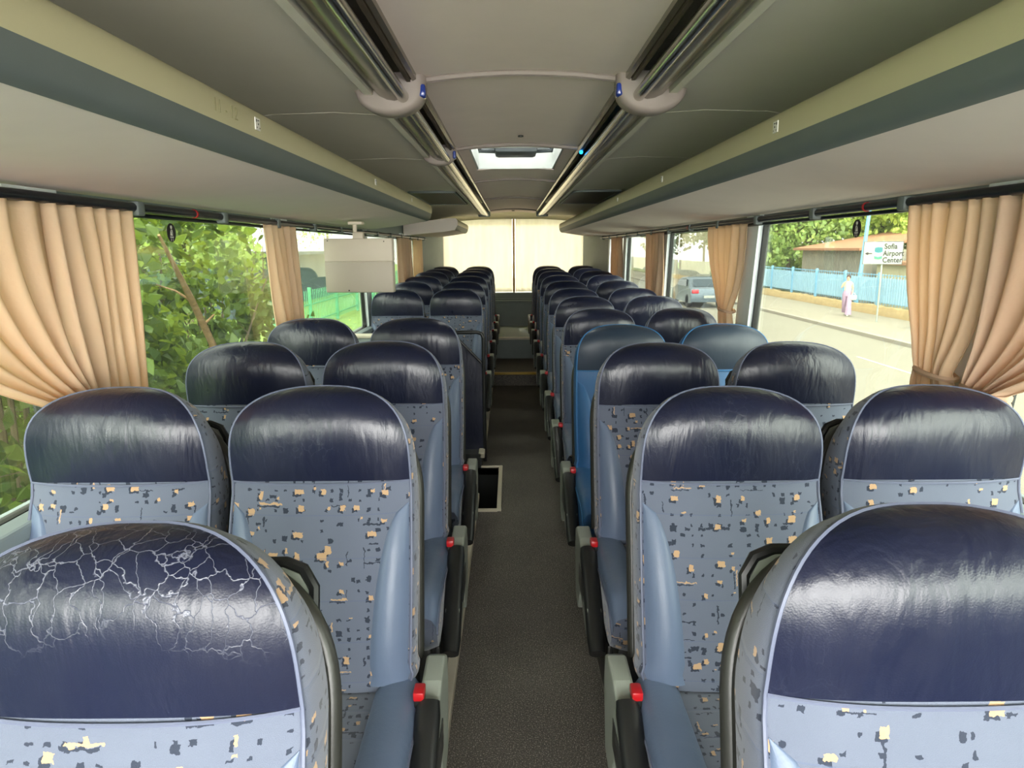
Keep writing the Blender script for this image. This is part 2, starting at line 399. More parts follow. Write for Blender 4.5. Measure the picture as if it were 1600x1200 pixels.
struct(B().box((-0.27, 8.60, 0.385), (0.31, 8.645, 0.416), 0.006), 'trim_4', 'pale_metal', 'pale nosing on the upper step of the gangway', 'step nosing')

# rows: distance of the seat origin and platform height
def row_y(i): return 0.777 + 0.794 * (i - 1) - 0.18
row_h = {1: .305, 2: .307, 3: .310, 4: .31, 5: .325, 6: .318, 7: .316, 8: .294, 9: .273, 10: .254, 11: .248, 12: .237}
def plat(i): return 0.10 + (0.31 - row_h[i] if i >= 8 else 0)
for s, nm in ((-1, 'trim_5'), (1, 'trim_6')):
    b = B(); xi = 0.248 if s < 0 else 0.288
    segs = []
    for i in range(1, 13):
        a = Y0 if i == 1 else row_y(i) - 0.55; e = row_y(i + 1) - 0.55 if i < 12 else 9.98
        segs.append([a, e, plat(i)])
    if s < 0:
        segs = [g for k, g in enumerate(segs) if k + 1 not in (5, 6)]
        segs[3][1] = SW[2]; segs.insert(4, [SW[3], row_y(7) - 0.55, 0.10])
    for a, e, h in segs:
        x = sorted((s * xi, s * 1.17)); b.box((x[0], a, -0.05), (x[1], e, h))
    struct(b, nm, 'dark_steel', 'dark seat platform on the %s of the gangway' % ('left' if s < 0 else 'right'), 'platform')
    b = B()
    for a, e, h in segs:
        x = sorted((s * (xi - 0.024), s * (xi + 0.018))); b.box((x[0], a, h - 0.03), (x[1], e, h + 0.006), 0.004)
    struct(b, 'trim_7' if s < 0 else 'trim_8', 'pale_metal', 'pale metal edging along the platform %s of the gangway' % ('left' if s < 0 else 'right'), 'edge trim')
# stairwell pit
b = B(); b.box((-1.18, SW[2] - 0.02, -0.75), (SW[1] + 0.02, SW[2], -0.0)); b.box((-1.18, SW[3], -0.75), (SW[1] + 0.02, SW[3] + 0.02, -0.0))
b.box((SW[1], SW[2], -0.75), (SW[1] + 0.02, SW[3], 0.0)); b.box((-1.18, SW[2], -0.77), (SW[1] + 0.02, SW[3], -0.75))
for k in range(3): b.box((-0.60 - 0.25 * k + 0.02, SW[2], -0.75), (-0.35 - 0.25 * k + 0.02, SW[3], -0.22 - 0.2 * k))
struct(b, 'trim_9', 'black_plastic', 'black stairwell going down to the middle door', 'stairwell')
b = B()
b.box((SW[1] - 0.005, SW[2] - 0.02, -0.03), (SW[1] + 0.022, SW[3] + 0.02, 0.012), 0.004); b.box((-0.255, SW[2] - 0.03, -0.03), (SW[1], SW[2], 0.012), 0.004); b.box((-0.255, SW[3], -0.03), (SW[1], SW[3] + 0.02, 0.012), 0.004)
struct(b, 'trim_10', 'pale_metal', 'pale metal rim round the black stairwell opening beside the gangway', 'stairwell rim')

# side walls below the windows, above the windows and the outer roof
PIL = [1.72, 3.53, 5.50, 7.42, 8.75]
for s, nm in ((-1, 'wall_left'), (1, 'wall_right')):
    b = B()
    x = sorted((s * 1.175, s * 1.25))
    b.box((x[0], Y0, -0.8), (x[1], Y1 + 0.05, 0.885))
    b.box((x[0], Y0, 1.625), (x[1], Y1 + 0.05, 2.16))
    b.box((x[0], 8.75, 0.885), (x[1], Y1 + 0.05, 1.655))
    b.box((sorted((s * 1.12, s * 1.18))[0], Y0, 0.86), (sorted((s * 1.12, s * 1.18))[1], Y1 - 0.2, 0.9), 0.008)
    # rear corner panel coming in to the curtain
    struct(B().prism_z([(s * 1.174, 8.75), (s * 1.174, 10.1), (s * 0.99, 10.1), (s * 0.99, 9.95)], 0.4, 1.95), 'trim_%d' % (20 + (s > 0)), 'rear_panel', 'dark %s corner panel beside the rear curtain' % ('left' if s < 0 else 'right'), 'corner panel')
    wl = struct(b, nm, 'wall_panel', 'grey green side panels under and over the %s windows' % ('left' if s < 0 else 'right'), 'wall')
    # pillars, sloping back towards their foot
    for k, py in enumerate(PIL[:4] + [8.6]):
        p = B(); wd = 0.095 if k < 4 else 0.05
        xa, xb = s * 1.155, s * 1.20
        poly = [(py - wd - 0.03, 1.66), (py + wd - 0.03, 1.66), (py + wd + 0.10, 0.89), (py - wd + 0.10, 0.89)]
        p.prism_x(poly, xa, xb)
        o = struct(p, 'pillar', 'pillar_paint', '', '', parent=wl)
    # front pillar
    struct(B().box((sorted((s * 1.15, s * 1.2))[0], -1.2, 0.885), (sorted((s * 1.15, s * 1.2))[1], -1.05, 1.66)), 'pillar', 'pillar_paint', '', '', parent=wl)
    edges = [-1.05] + PIL[:4] + [8.6]
    for k in range(len(edges) - 1):
        y0 = edges[k] + (0.095 if k else 0); y1 = edges[k + 1] - 0.09
        num = (k + 1) if s < 0 else (k + 6)
        t0, t1, b0, b1 = y0 - (0.03 if k else 0), y1 - 0.03, y0 + (0.10 if k else 0), y1 + 0.10
        win = thing('window_%d' % num, '%s pane of the %s side windows, counted from the camera' % (['first', 'second', 'third', 'fourth', 'fifth'][k], 'left' if s < 0 else 'right'), 'window', (s * WX, (y0 + y1) / 2, 0.885))
        win['kind'] = 'structure'
        oy, ox, oz = (y0 + y1) / 2, s * WX, 0.885
        g = B().prism_x([(t0 - oy, 0.77), (t1 - oy, 0.77), (b1 - oy, 0), (b0 - oy, 0)], -0.003, 0.003); g.build('pane', 'tinted_glass', win, False)
        fr = B(); r = 0.06
        # rubber seal: outer polygon minus rounded inner polygon
        outer = [(t0, 0.775), (t1, 0.775), (b1, -0.005), (b0, -0.005)]
        def inner():
            C = [(t0 + 0.02, 0.765), (t1 - 0.02, 0.765), (b1 - 0.022, 0.016), (b0 + 0.022, 0.016)]; pts = []
            for q in range(4):
                p_, c_, n_ = Vector(C[q - 1]), Vector(C[q]), Vector(C[(q + 1) % 4]); a = c_ + (p_ - c_).normalized() * r; e = c_ + (n_ - c_).normalized() * r
                for u in (0, .25, .5, .75, 1): pts.append((a * (1 - u) ** 2 + c_ * 2 * u * (1 - u) + e * u * u)[:])
            return pts
        ip = inner(); n = len(ip); vs_ = []; 
        for xx in (-0.014, 0.014):
            vs_ += [(xx, p[0] - oy, p[1]) for p in ip]
        op = []
        for q in range(4): op += [outer[q]] * 5
        for xx in (-0.014, 0.014):
            vs_ += [(xx, p[0] - oy, p[1]) for p in op]
        fs = []
        for q in range(n):
            q2 = (q + 1) % n; fs += [(q, q2, n + q2, n + q), (2 * n + q, 2 * n + q2, q2, q), (n + q, n + q2, 3 * n + q2, 3 * n + q)]
        fr.add(vs_, fs); fr.build('seal', 'seal_rubber', win, False)
# roof skin and ceiling
HO = (3.55, 4.47, -0.235, 0.235)        # hatch opening
b = B(); z0, z1 = 2.13, 2.17
b.box((-1.25, Y0, z0), (1.25, HO[0], z1)); b.box((-1.25, HO[1], z0), (1.25, Y1 + 0.05, z1)); b.box((-1.25, HO[0], z0), (HO[2], HO[1], z1)); b.box((HO[3], HO[0], z0), (1.25, HO[1], z1))
ceil = struct(b, 'ceiling', 'side_headliner', 'ceiling of the coach with a raised middle strip and darker side panels', 'ceiling')
BARS = [2.07, 3.43, 5.10, 6.90, 8.90]
def arch(x): return 1.985 - 0.022 * (x / 0.3) ** 2
XS = [-0.29 + 0.58 * k / 12 for k in range(13)]
edges = [Y0] + BARS + [9.75]
for k in range(len(edges) - 1):
    a, e = edges[k] + 0.012, edges[k + 1] - 0.012
    b = B()
    def panel(x0, x1, y0, y1):
        xs = [x0 + (x1 - x0) * q / 8 for q in range(9)]
        b.grid([[(x, y0, arch(x)) for x in xs], [(x, y1, arch(x)) for x in xs]]); b.grid([[(x, y0, arch(x) + 0.012) for x in xs], [(x, y1, arch(x) + 0.012) for x in xs]])
        b.grid([[(x, y0, arch(x)) for x in xs], [(x, y0, arch(x) + 0.012) for x in xs]]); b.grid([[(x, y1, arch(x)) for x in xs], [(x, y1, arch(x) + 0.012) for x in xs]])
    if k == 2:
        panel(-0.29, 0.29, a, HO[0]); panel(-0.29, 0.29, HO[1], e); panel(-0.29, HO[2], HO[0], HO[1]); panel(HO[3], 0.29, HO[0], HO[1])
    else: panel(-0.29, 0.29, a, e)
    b.build('centre_panel', 'centre_headliner', ceil)
for k, y in enumerate(BARS):
    b = B(); pts = [(x, y, arch(x) - 0.004) for x in XS]
    b.tube(pts, 0.011, 8)
    tag(b.build('trim_%d' % (11 + k), 'lamp_cap'), 'slim arched cross bar on the ceiling, %s from the camera' % ['first', 'second, just before the roof hatch,', 'third, just past the roof hatch,', 'fourth', 'fifth'][k], 'ceiling bar', None, 'structure')
# side ceiling panels with seams
SEAM = [Y0, 2.38, 3.55, 5.4, 7.35, 9.75]
for s in (-1, 1):
    for k in range(len(SEAM) - 1):
        a, e = SEAM[k] + 0.004, SEAM[k + 1] - 0.004
        prof = [(0.43, 1.925), (0.60, 1.935), (0.80, 1.93), (1.0, 1.90), (1.15, 1.83), (1.18, 1.76)]
        b = B(); b.grid([[(s * x, a, z) for x, z in prof], [(s * x, e, z) for x, z in prof]])
        b.grid([[(s * x, a, z) for x, z in prof], [(s * x, a, z + 0.02) for x, z in prof]]); b.grid([[(s * x, a, z + 0.02) for x, z in prof], [(s * x, e, z + 0.02) for x, z in prof]])
        b.grid([[(s * x, e, z) for x, z in prof], [(s * x, e, z + 0.02) for x, z in prof]])
        b.build('side_panel', 'side_headliner', ceil)
# rear cove over the rear curtain
b = B()
prof = [(9.70, 1.985), (9.85, 1.97), (9.95, 1.945), (9.99, 1.915), (10.0, 1.90)]
b.grid([[(x, y, z - 0.10 * max(0, abs(x) - 0.35) ** 1.5) for x in [-1.17 + 2.34 * q / 24 for q in range(25)]] for y, z in prof])
b.grid([[(x, y + 0.01, z + 0.02 - 0.10 * max(0, abs(x) - 0.35) ** 1.5) for x in [-1.17 + 2.34 * q / 24 for q in range(25)]] for y, z in prof])
b.build('rear_cove', 'rack_band', ceil)
# rear wall and rear window
b = B(); b.box((-1.25, Y1, -0.8), (1.25, Y1 + 0.05, 0.86)); b.box((-1.25, Y1, 1.97), (1.25, Y1 + 0.05, 2.16)); b.box((-1.25, Y1, 0.86), (-1.02, Y1 + 0.05, 1.97)); b.box((1.02, Y1, 0.86), (1.25, Y1 + 0.05, 1.97))
b.box((-1.0, 9.97, 0.38), (1.0, 10.0, 0.80)); b.box((-1.0, 9.93, 0.74), (1.0, Y1, 0.775), 0.006); b.box((-1.0, 10.02, 0.775), (1.0, 10.06, 0.88), 0.004)
struct(b, 'wall_rear', 'rear_panel', 'grey green panel below the rear curtain', 'wall')
wr = thing('window_11', 'wide rear window behind the drawn cream curtains', 'window', (0, Y1 + 0.025, 0.86)); wr['kind'] = 'structure'
B().box((-1.02, -0.003, 0), (1.02, 0.003, 1.11)).build('pane', 'clear_glass', wr, False)
# front of the bus, behind the camera
b = B(); b.box((-1.25, Y0 - 0.05, -0.8), (1.25, Y0, 0.62)); b.box((-1.2, Y0, 0.5), (1.2, Y0 + 0.25, 0.62)); b.box((-1.25, Y0 - 0.05, 2.0), (1.25, Y0, 2.16))
struct(b, 'wall_front', 'wall_panel', 'panel under the windscreen behind the viewer', 'wall')
wf = thing('window_12', 'large windscreen behind the viewer', 'window', (0, Y0 - 0.025, 0.62)); wf['kind'] = 'structure'
B().box((-1.2, -0.003, 0), (1.2, 0.003, 1.38)).build('pane', 'clear_glass', wf, False)
# middle door glass area is window; lower door leaf
dr = thing('door_1', 'middle door below the stairwell, left side', 'door', (-1.19, 4.26, -0.75)); dr['kind'] = 'structure'
B().box((0.018, -0.39, 0.0), (0.035, 0.39, 1.58), 0.01).build('door_leaf', 'wall_panel', dr)

# ------------------------------------------------------------------ roof hatch
rh = thing('roof_hatch', 'white roof hatch with grey lever mechanism in the middle of the ceiling', 'roof hatch', (0, (HO[0] + HO[1]) / 2, 2.0))
oy = (HO[0] + HO[1]) / 2; L2 = (HO[1] - HO[0]) / 2
b = B(); r_ = 0.235
b.box((-r_, L2 - 0.01, -0.02), (r_, L2, 0.17)); b.box((-r_, -L2, -0.02), (r_, -L2 + 0.01, 0.17)); b.box((-r_, -L2, -0.02), (-r_ + 0.01, L2, 0.17)); b.box((r_ - 0.01, -L2, -0.02), (r_, L2, 0.17))
b.build('hatch_frame', 'hatch_white', rh, False)
B().box((-r_ + 0.01, -L2 + 0.01, 0.15), (r_ - 0.01, L2 - 0.01, 0.165)).build('hatch_cover', 'milky_plastic', rh, False)
b = B(); b.box((-0.12, 0.02, 0.02), (0.12, 0.26, 0.085), 0.02); b.build('lever_housing', 'hatch_grey', rh)
b = B(); b.tube([(-0.205, 0.10, 0.09), (-0.20, 0.12, 0.05), (-0.12, 0.13, 0.05), (0.12, 0.13, 0.05), (0.20, 0.12, 0.05), (0.205, 0.10, 0.09)], 0.020, 8); b.build('lever', 'hatch_grey', rh)

# small dark slot light in the ceiling panel
tag(B().disc((0.015, 3.17, 1.976), 0.012, 'z', 0.006).build('ceiling_sensor', 'black_plastic'), 'tiny dark oval sensor on the ceiling just before the roof hatch', 'sensor')
tag(B().disc((0.0, 9.3, 1.978), 0.018, 'z', 0.008).build('ceiling_sensor', 'black_plastic'), 'tiny dark round sensor on the ceiling above the rear curtain', 'sensor')

# ------------------------------------------------------------------ lamp rails along the ceiling
def rail(s, y0, y1, label):
    t = thing('ceiling_lamp_rail', label, 'lamp rail', (s * 0.36, (y0 + y1) / 2, 1.92), 0, 'lamp rails beside the ceiling middle')
    oy = (y0 + y1) / 2; a, e = y0 - oy, y1 - oy
    def P(pts, name, mat, smooth=True):
        b = B(); b.prism_y([(s * (x - 0.36), z - 1.92) for x, z in pts], a, e); return b.build(name, mat, t, smooth, 30)
    P([(0.432, 1.952), (0.432, 1.918), (0.425, 1.912), (0.404, 1.912), (0.402, 1.93), (0.402, 1.952)], 'outer_strip', 'side_headliner')
    P([(0.402, 1.95), (0.402, 1.925), (0.385, 1.909), (0.365, 1.900), (0.345, 1.897), (0.333, 1.90), (0.333, 1.95)], 'diffuser', 'bronze_diffuser')
    b = B(); b.tube([(s * (0.322 - 0.36), a, -0.012), (s * (0.322 - 0.36), e, -0.012)], 0.0165, 14); b.build('chrome_tube', 'chrome', t)
    P([(0.31, 1.985), (0.31, 1.945), (0.300, 1.945), (0.300, 1.985)], 'inner_slot', 'slot_brown')
    P([(0.300, 1.99), (0.300, 1.951), (0.294, 1.947), (0.284, 1.952), (0.284, 1.975), (0.29, 1.99)], 'inner_strip', 'bronze_diffuser')
RE = [Y0] + BARS[:4] + [8.9]
nmz = ['nearest', 'before the roof hatch', 'beside the roof hatch', 'past the roof hatch', 'farthest']
for s in (-1, 1):
    for k in range(5):
        rail(s, RE[k] + 0.002, RE[k + 1] - 0.002, 'bronze and chrome lamp rail %s of the ceiling middle, section %s' % ('left' if s < 0 else 'right', nmz[k]))
def cap(s, y, big, label, led=False):
    t = thing('lamp_rail_bracket', label, 'bracket', (s * 0.36, y, 1.93), 0, 'grey brackets on the lamp rails')
    b = B(); n = 16; sc_ = 1 if big else 0.8
    # half-moon clamp hugging the rail
    outer = []; inner_ = []
    for q in range(n + 1):
        a = PI * q / n
        outer.append((0.098 * math.cos(a), -0.078 * math.sin(a) ** 0.8))
    prof = [(o_[0] * sc_, o_[1] * sc_) for o_ in outer]
    rows = []
    for yy, k_ in ((-0.055 * sc_, 0.86), (-0.045 * sc_, 0.97), (-0.02, 1.0), (0.03 * sc_, 0.97), (0.045 * sc_, 0.8)):
        rows.append([(s * x * k_, yy, z * k_ + 0.012) for x, z in prof] + [(s * x * k_, yy, 0.04) for x, z in ((prof[-1]), (prof[0]))])
    b.grid(rows, close=True)
    for rr in (rows[0], rows[-1]): b.add(rr, [tuple(range(len(rr)))])
    b.build('clamp_body', 'lamp_cap', t, True, 50)
    B().box((min(-s * 0.099, -s * 0.080) * sc_, -0.052, -0.022), (max(-s * 0.099, -s * 0.080) * sc_, -0.01, 0.012), 0.006).build('blue_lens', M['blue_lens'], t)
simple('blue_lens', (40, 60, 140), 0.12, var=0.3, scale=40)
cap(-1, 2.07, True, 'large grey rounded bracket with blue lens on the left lamp rail')
cap(1, 2.07, True, 'large grey rounded bracket with blue lens on the right lamp rail')
cap(-1, 3.40, False, 'smaller grey bracket on the left lamp rail by the roof hatch')
for s in (-1, 1):
    tag(B().box((s * 0.36 - 0.075, 8.88, 1.885), (s * 0.36 + 0.075, 8.95, 1.96), 0.015).build('lamp_rail_end', 'rear_panel'), 'dark end cap closing the %s lamp rail near the rear curtain' % ('left' if s < 0 else 'right'), 'end cap', 'end caps of the lamp rails')
o = B().ball((0.300, 3.40, 1.938), 0.0085).build('blue_lamp', 'blue_led'); tag(o, 'tiny glowing blue light on the right lamp rail beside the roof hatch', 'indicator light')
# ceiling vents
for s in (-1, 1):
    t = thing('ceiling_vent', 'perforated dark vent grille in the %s side ceiling near the rear' % ('left' if s < 0 else 'right'), 'vent', (s * 0.63, 6.35, 1.925), 0, 'perforated ceiling vents')
    B().box((-0.17, -0.85, -0.006), (0.17, 0.55, 0.008)).build('grille_plate', 'grille', t, False)
    b = B(); b.box((-0.185, -0.87, -0.010), (-0.165, 0.57, 0.008), 0.003); b.box((0.165, -0.87, -0.010), (0.185, 0.57, 0.008), 0.003); b.box((-0.18, -0.87, -0.01), (0.18, -0.85, 0.008), 0.003); b.box((-0.18, 0.55, -0.01), (0.18, 0.57, 0.008), 0.003)
    b.build('vent_rim', 'rack_strip', t)

# ------------------------------------------------------------------ luggage racks
def rack(s, y0, y1, label, taper_end=0.0, flat_front=False, name='luggage_rack'):
    t = thing(name, label, 'luggage rack', (s * 0.9, (y0 + y1) / 2, 1.65), 0); oy = (y0 + y1) / 2
    ys = [y0 + (y1 - y0 - taper_end) * k / 6 for k in range(7)]; cut = [0] * 7
    if taper_end:
        for k in range(1, 11):
            u = k / 10; ys.append(y1 - taper_end + taper_end * u); cut.append(1 - math.sqrt(max(0, 1 - u ** 2.2)))
    def sec(pts, y, c):
        # c pulls the nose back to the wall
        return [(s * (x + (1.15 - x) * c * 0.75 - 0.9), y - oy, z - 1.65) for x, z in pts]
    def loft(pts, nm, mat, ang=35):
        b = B(); rows = [sec(pts, y, c) for y, c in zip(ys, cut)]; b.grid(rows, close=True)
        b.add(rows[0], [tuple(range(len(pts)))]); b.add(rows[-1], [tuple(range(len(pts)))]); return b.build(nm, mat, t, True, ang)
    under = [(1.165, 1.648), (1.0, 1.655), (0.85, 1.668), (0.73, 1.684), (0.635, 1.700), (0.635, 1.712), (0.85, 1.70), (1.165, 1.675)]
    loft(under, 'bottom_panel', 'headliner')
    strip = [(0.637, 1.698), (0.622, 1.702), (0.610, 1.712), (0.603, 1.725), (0.598, 1.748), (0.615, 1.750), (0.640, 1.714)]
    loft(strip, 'edge_strip', 'rack_strip')
    band = [(0.598, 1.747), (0.5945, 1.760), (0.594, 1.775), (0.596, 1.79), (0.602, 1.803), (0.613, 1.812), (0.630, 1.815), (0.650, 1.812), (0.650, 1.80), (0.625, 1.795), (0.615, 1.75)]
    loft(band, 'nose_band', 'rack_band', 50)
    inner = [(0.652, 1.80), (0.652, 1.812), (0.70, 1.77), (0.95, 1.72), (1.165, 1.71), (1.165, 1.70), (0.95, 1.705), (0.70, 1.74)]
    loft(inner, 'tray', 'rack_strip')
    if flat_front:
        b = B(); b.prism_y([(s * (x - 0.9), z - 1.65) for x, z in [(1.165, 1.64), (0.73, 1.676), (0.62, 1.694), (0.59, 1.75), (0.59, 1.79), (0.61, 1.815), (0.70, 1.815), (1.165, 1.76)]], y0 - oy - 0.02, y0 - oy)
        b.build('end_panel', 'headliner', t)
    return t
rack(-1, Y0 + 0.02, 5.55, 'long luggage rack above the left windows, ending over the middle door', 0.45)
rack(-1, 7.55, 9.93, 'short rear luggage rack on the left, next to the rear curtain', 0.5, True)
rack(1, Y0 + 0.02, 9.93, 'continuous luggage rack above the right windows', 0.7)
# stickers on the nose bands
def sticker(s, y, h, label, marks=True):
    t = thing('seat_number_sticker', label, 'sticker', (s * 0.5925, y, 1.775), 0, 'white stickers on the luggage rack edges')
    B().box((-0.0012, -h * 0.55, -h / 2), (0.0012, h * 0.55, h / 2)).build('backing', 'white_sticker', t, False)
    if marks:
        b = B(); xx = -s * 0.0018
        for (u, v, a, c) in ((-0.35, 0.25, 0.10, 0.2), (0.1, 0.3, 0.3, 0.07), (-0.3, -0.3, 0.08, 0.08), (0.35, -0.3, 0.06, 0.1), (0.05, 0.0, 0.12, 0.12)):
            b.box((xx - 0.0005, (u - a / 2) * h, (v - c / 2) * h), (xx + 0.0005, (u + a / 2) * h, (v + c / 2) * h))
        b.build('printed_marks', 'ink', t, False)
sticker(-1, 1.635, 0.026, 'white square sticker on left rack edge beside faint pencilled numbers')
sticker(-1, 3.02, 0.024, 'small pale sticker on left rack edge, second from the camera')
sticker(-1, 4.1, 0.022, 'small pale sticker on left rack edge, third from the camera', False)
sticker(1, 1.72, 0.026, 'white square sticker on right rack edge, nearest the camera')
sticker(1, 2.98, 0.024, 'small pale sticker on right rack edge, second from the camera')
sticker(1, 4.2, 0.022, 'small pale sticker on right rack edge, third from the camera', False)
sticker(1, 5.5, 0.022, 'small pale sticker on right rack edge, fourth from the camera', False)
def text_mesh(body, size, mat, parent, mw, extr=0.0006, sp=1.0, name='lettering', bold=0.0):
    cu = bpy.data.curves.new('lettering', 'FONT'); cu.body = body; cu.size = size; cu.extrude = extr; cu.space_character = sp; cu.offset = bold
    ob = bpy.data.objects.new('tmp', cu); COL.objects.link(ob)
    dg = bpy.context.evaluated_depsgraph_get(); me = bpy.data.meshes.new_from_object(ob.evaluated_get(dg)); bpy.data.objects.remove(ob)
    me.transform(mw); me.materials.clear(); me.materials.append(M[mat]); o = bpy.data.objects.new(name, me); COL.objects.link(o); o.parent = parent; return o
# faint hand-written 11-12 on the left band (reads along +y, up is z)
mw = Matrix(((0, 0, 1, 0), (1, 0, 0, 0), (0, 1, 0, 0), (0, 0, 0, 1)))
o = text_mesh('11 - 12', 0.036, 'pencil', None, mw, 0.0004, 1.15, 'pencilled_numbers'); o.location = (-0.5922, 1.40, 1.762)
tag(o, 'faint pencilled 11-12 on the left luggage rack edge', 'writing')

# ------------------------------------------------------------------ curtain tracks and curtains
for s in (-1, 1):
    t = thing('curtain_track', 'dark double curtain track under the %s luggage rack' % ('left' if s < 0 else 'right'), 'curtain track', (s * 1.125, 4.2, 1.622), 0, 'curtain tracks')
    b = B(); b.tube([(0, Y0 - 4.1, 0.002), (0, 5.5, 0.002)], 0.0135, 10); b.tube([(s * 0.02, Y0 - 4.1, -0.018), (s * 0.02, 5.5, -0.018)], 0.007, 8); b.build('track_rail', 'dark_track', t)
    y = -1.0
    while y < 9.6:
        B().box((-0.018, y - 4.2 - 0.02, -0.022), (0.018, y - 4.2 + 0.02, 0.020), 0.006).build('track_clip', 'rack_strip', t); y += 0.62
    for yy in ((2.45,) if s < 0 else (2.3, 4.6)):
        B().disc((0, yy - 4.2 + 0.03, 0.002), 0.0152, 'y', 0.010, 16).build('red_tie', 'buckle_red', t)
def curtain(s, top, bot, z_top, z_bot, folds, mat, label, tie=None, amp=0.022, tail=0.12, x0=1.125, seed=0):
    rr = random.Random(seed); nu, nv = folds * 10 + 1, 36; rows = []
    zz = [rr.uniform(-0.16, 0.16) for _ in range(folds + 3)]; ph = [rr.uniform(-0.8, 0.8) for _ in range(nu)]; fa = [rr.uniform(0.6, 1.3) for _ in range(folds + 2)]
    for j in range(nv + 1):
        v = j / nv; z = z_top + (z_bot - z_top) * v
        if tie is not None:
            zt = tie[2]
            if z >= zt:
                u_ = (z_top - z) / (z_top - zt); k = u_ ** 2.0 if True else u_
                a = top[0] + (tie[0] - top[0]) * k; e = top[1] + (tie[1] - top[1]) * k; sq = 1 + 0.9 * u_
            else:
                u_ = (zt - z) / max(1e-6, zt - z_bot); a = tie[0] + (bot[0] - tie[0]) * math.sqrt(u_); e = tie[1] + (bot[1] - tie[1]) * math.sqrt(u_); sq = 1.6 - 0.4 * u_
        else:
            a = top[0] + (bot[0] - top[0]) * v; e = top[1] + (bot[1] - top[1]) * v; sq = 1
        row = []
        for i in range(nu):
            u = i / (nu - 1); fi = u * folds; fi += zz[int(fi)] * (1 - (fi % 1)) + zz[int(fi) + 1] * (fi % 1) - zz[0]; fi = max(0, min(folds, fi)); A = amp * fa[int(fi)] * (0.55 + 0.45 * v) / (sq ** 0.5)
            x = x0 + A * math.sin(2 * PI * fi + 0.6 * math.sin(3 * v + fi)) + 0.006 * math.sin(5 * v + 9 * u) * v
            if tie is not None: x -= 0.012 * math.exp(-((z - tie[2]) / 0.08) ** 2)
            y = a + (e - a) * u + 0.004 * math.sin(7 * v + 13 * u)
            row.append((s * x, y, z))
        rows.append(row)
    yc = (top[0] + top[1]) / 2
    t = thing('window_curtain', label, 'curtain', (s * 1.12, yc, z_bot), 0)
    b = B(); b.grid([[(p[0] - s * 1.12, p[1] - yc, p[2] - z_bot) for p in r] for r in rows]); o = b.build('drape', mat, t, True, 180)
    md = o.modifiers.new('thick', 'SOLIDIFY'); md.thickness = 0.0015
    if tie is not None:
        zt = tie[2] - z_bot; ya, ye = tie[0] - yc, tie[1] - yc
        b = B(); n = 16; b.tube([(s * 0.0 + (0.034) * math.cos(2 * PI * q / n), (ya + ye) / 2 + (abs(ye - ya) / 2 + 0.012) * math.sin(2 * PI * q / n), zt + 0.006 * math.sin(2 * PI * q / n)) for q in range(n)], 0.008, 6, closed=True)
        b.build('tie_band', 'brown_curtain', t)
ZT = 1.612
curtain(-1, (1.05, 1.665), (1.55, 1.85), ZT, 0.92, 6, 'peach_curtain', 'peach curtain tied back at its foot, nearest the camera on the left', (1.62, 1.76, 1.13), 0.026, seed=1)
curtain(-1, (1.655, 2.06), (1.76, 2.03), ZT, 0.92, 6, 'peach_curtain', 'peach curtain hanging straight beside the tied one on the left', None, 0.024, seed=2)
curtain(-1, (3.18, 3.60), (3.34, 3.66), ZT, 0.92, 5, 'peach_curtain', 'peach curtain hanging straight over the second left pillar', None, 0.024, seed=3)
curtain(1, (1.69, 2.075), (1.74, 1.98), ZT, 0.92, 6, 'peach_curtain', 'peach curtain gathered at its foot beside the street sign, right window', (1.80, 1.93, 1.16), 0.026, seed=4)
curtain(1, (1.10, 1.69), (1.55, 1.76), ZT, 0.92, 7, 'brown_curtain', 'browner tied curtain at the right edge, nearest the camera', (1.60, 1.72, 1.15), 0.028, seed=5)
curtain(1, (3.50, 4.15), (3.62, 3.85), ZT, 0.92, 6, 'peach_curtain', 'peach curtain tied at its foot on the second right pillar', (3.66, 3.82, 1.17), 0.026, seed=6)
curtain(1, (5.42, 6.05), (5.44, 5.90), ZT, 0.92, 5, 'brown_curtain', 'brownish curtain on the third right pillar', None, 0.028, seed=7)
curtain(1, (7.45, 8.15), (7.5, 8.1), ZT, 0.92, 5, 'brown_curtain', 'narrow curtain on the fourth right pillar near the rear', None, 0.026, seed=8)
curtain(-1, (6.9, 7.75), (7.0, 7.75), ZT, 0.92, 6, 'brown_curtain', 'brownish curtain on the left just past the hanging monitor', None, 0.026, seed=9)
curtain(-1, (8.0, 8.7), (8.05, 8.65), ZT, 0.92, 5, 'peach_curtain', 'pale curtain on the left before the rear corner panel', None, 0.024, seed=10)
# rear curtains
def rear_curtain(x0, x1, label, seed):
    rr = random.Random(seed); t = thing('rear_curtain', label, 'curtain', ((x0 + x1) / 2, 10.08, 0.89)); n = 80; rows = []
    f = [(rr.uniform(0, 6.28), rr.uniform(14, 55), rr.uniform(0.001, 0.005)) for _ in range(7)]
    for j in range(17):
        v = j / 16; row = []
        for i in range(n + 1):
            u = i / n; x = x0 + (x1 - x0) * u
            y = sum(a * math.sin(w_ * x + p + 0.4 * v * math.sin(p)) for p, w_, a in f) * (0.5 + 0.5 * v)
            ed = math.exp(-((u * abs(x1 - x0)) / 0.03) ** 2) + math.exp(-(((1 - u) * abs(x1 - x0)) / 0.03) ** 2)
            row.append((x - (x0 + x1) / 2, y - 0.02 * ed, 1.055 - 1.055 * v))
        rows.append(row)
    b = B(); b.grid(rows); o = b.build('drape', 'cream_curtain', t, True, 180); md = o.modifiers.new('thick', 'SOLIDIFY'); md.thickness = 0.0015
    b = B(); b.tube([(-abs(x1 - x0) / 2, -0.012, 1.065), (abs(x1 - x0) / 2, -0.012, 1.065)], 0.008, 8); b.build('curtain_rod', 'dark_track', t); return t
rc_left = rear_curtain(-1.0, -0.012, 'backlit cream curtain, left half of the rear window', 3)
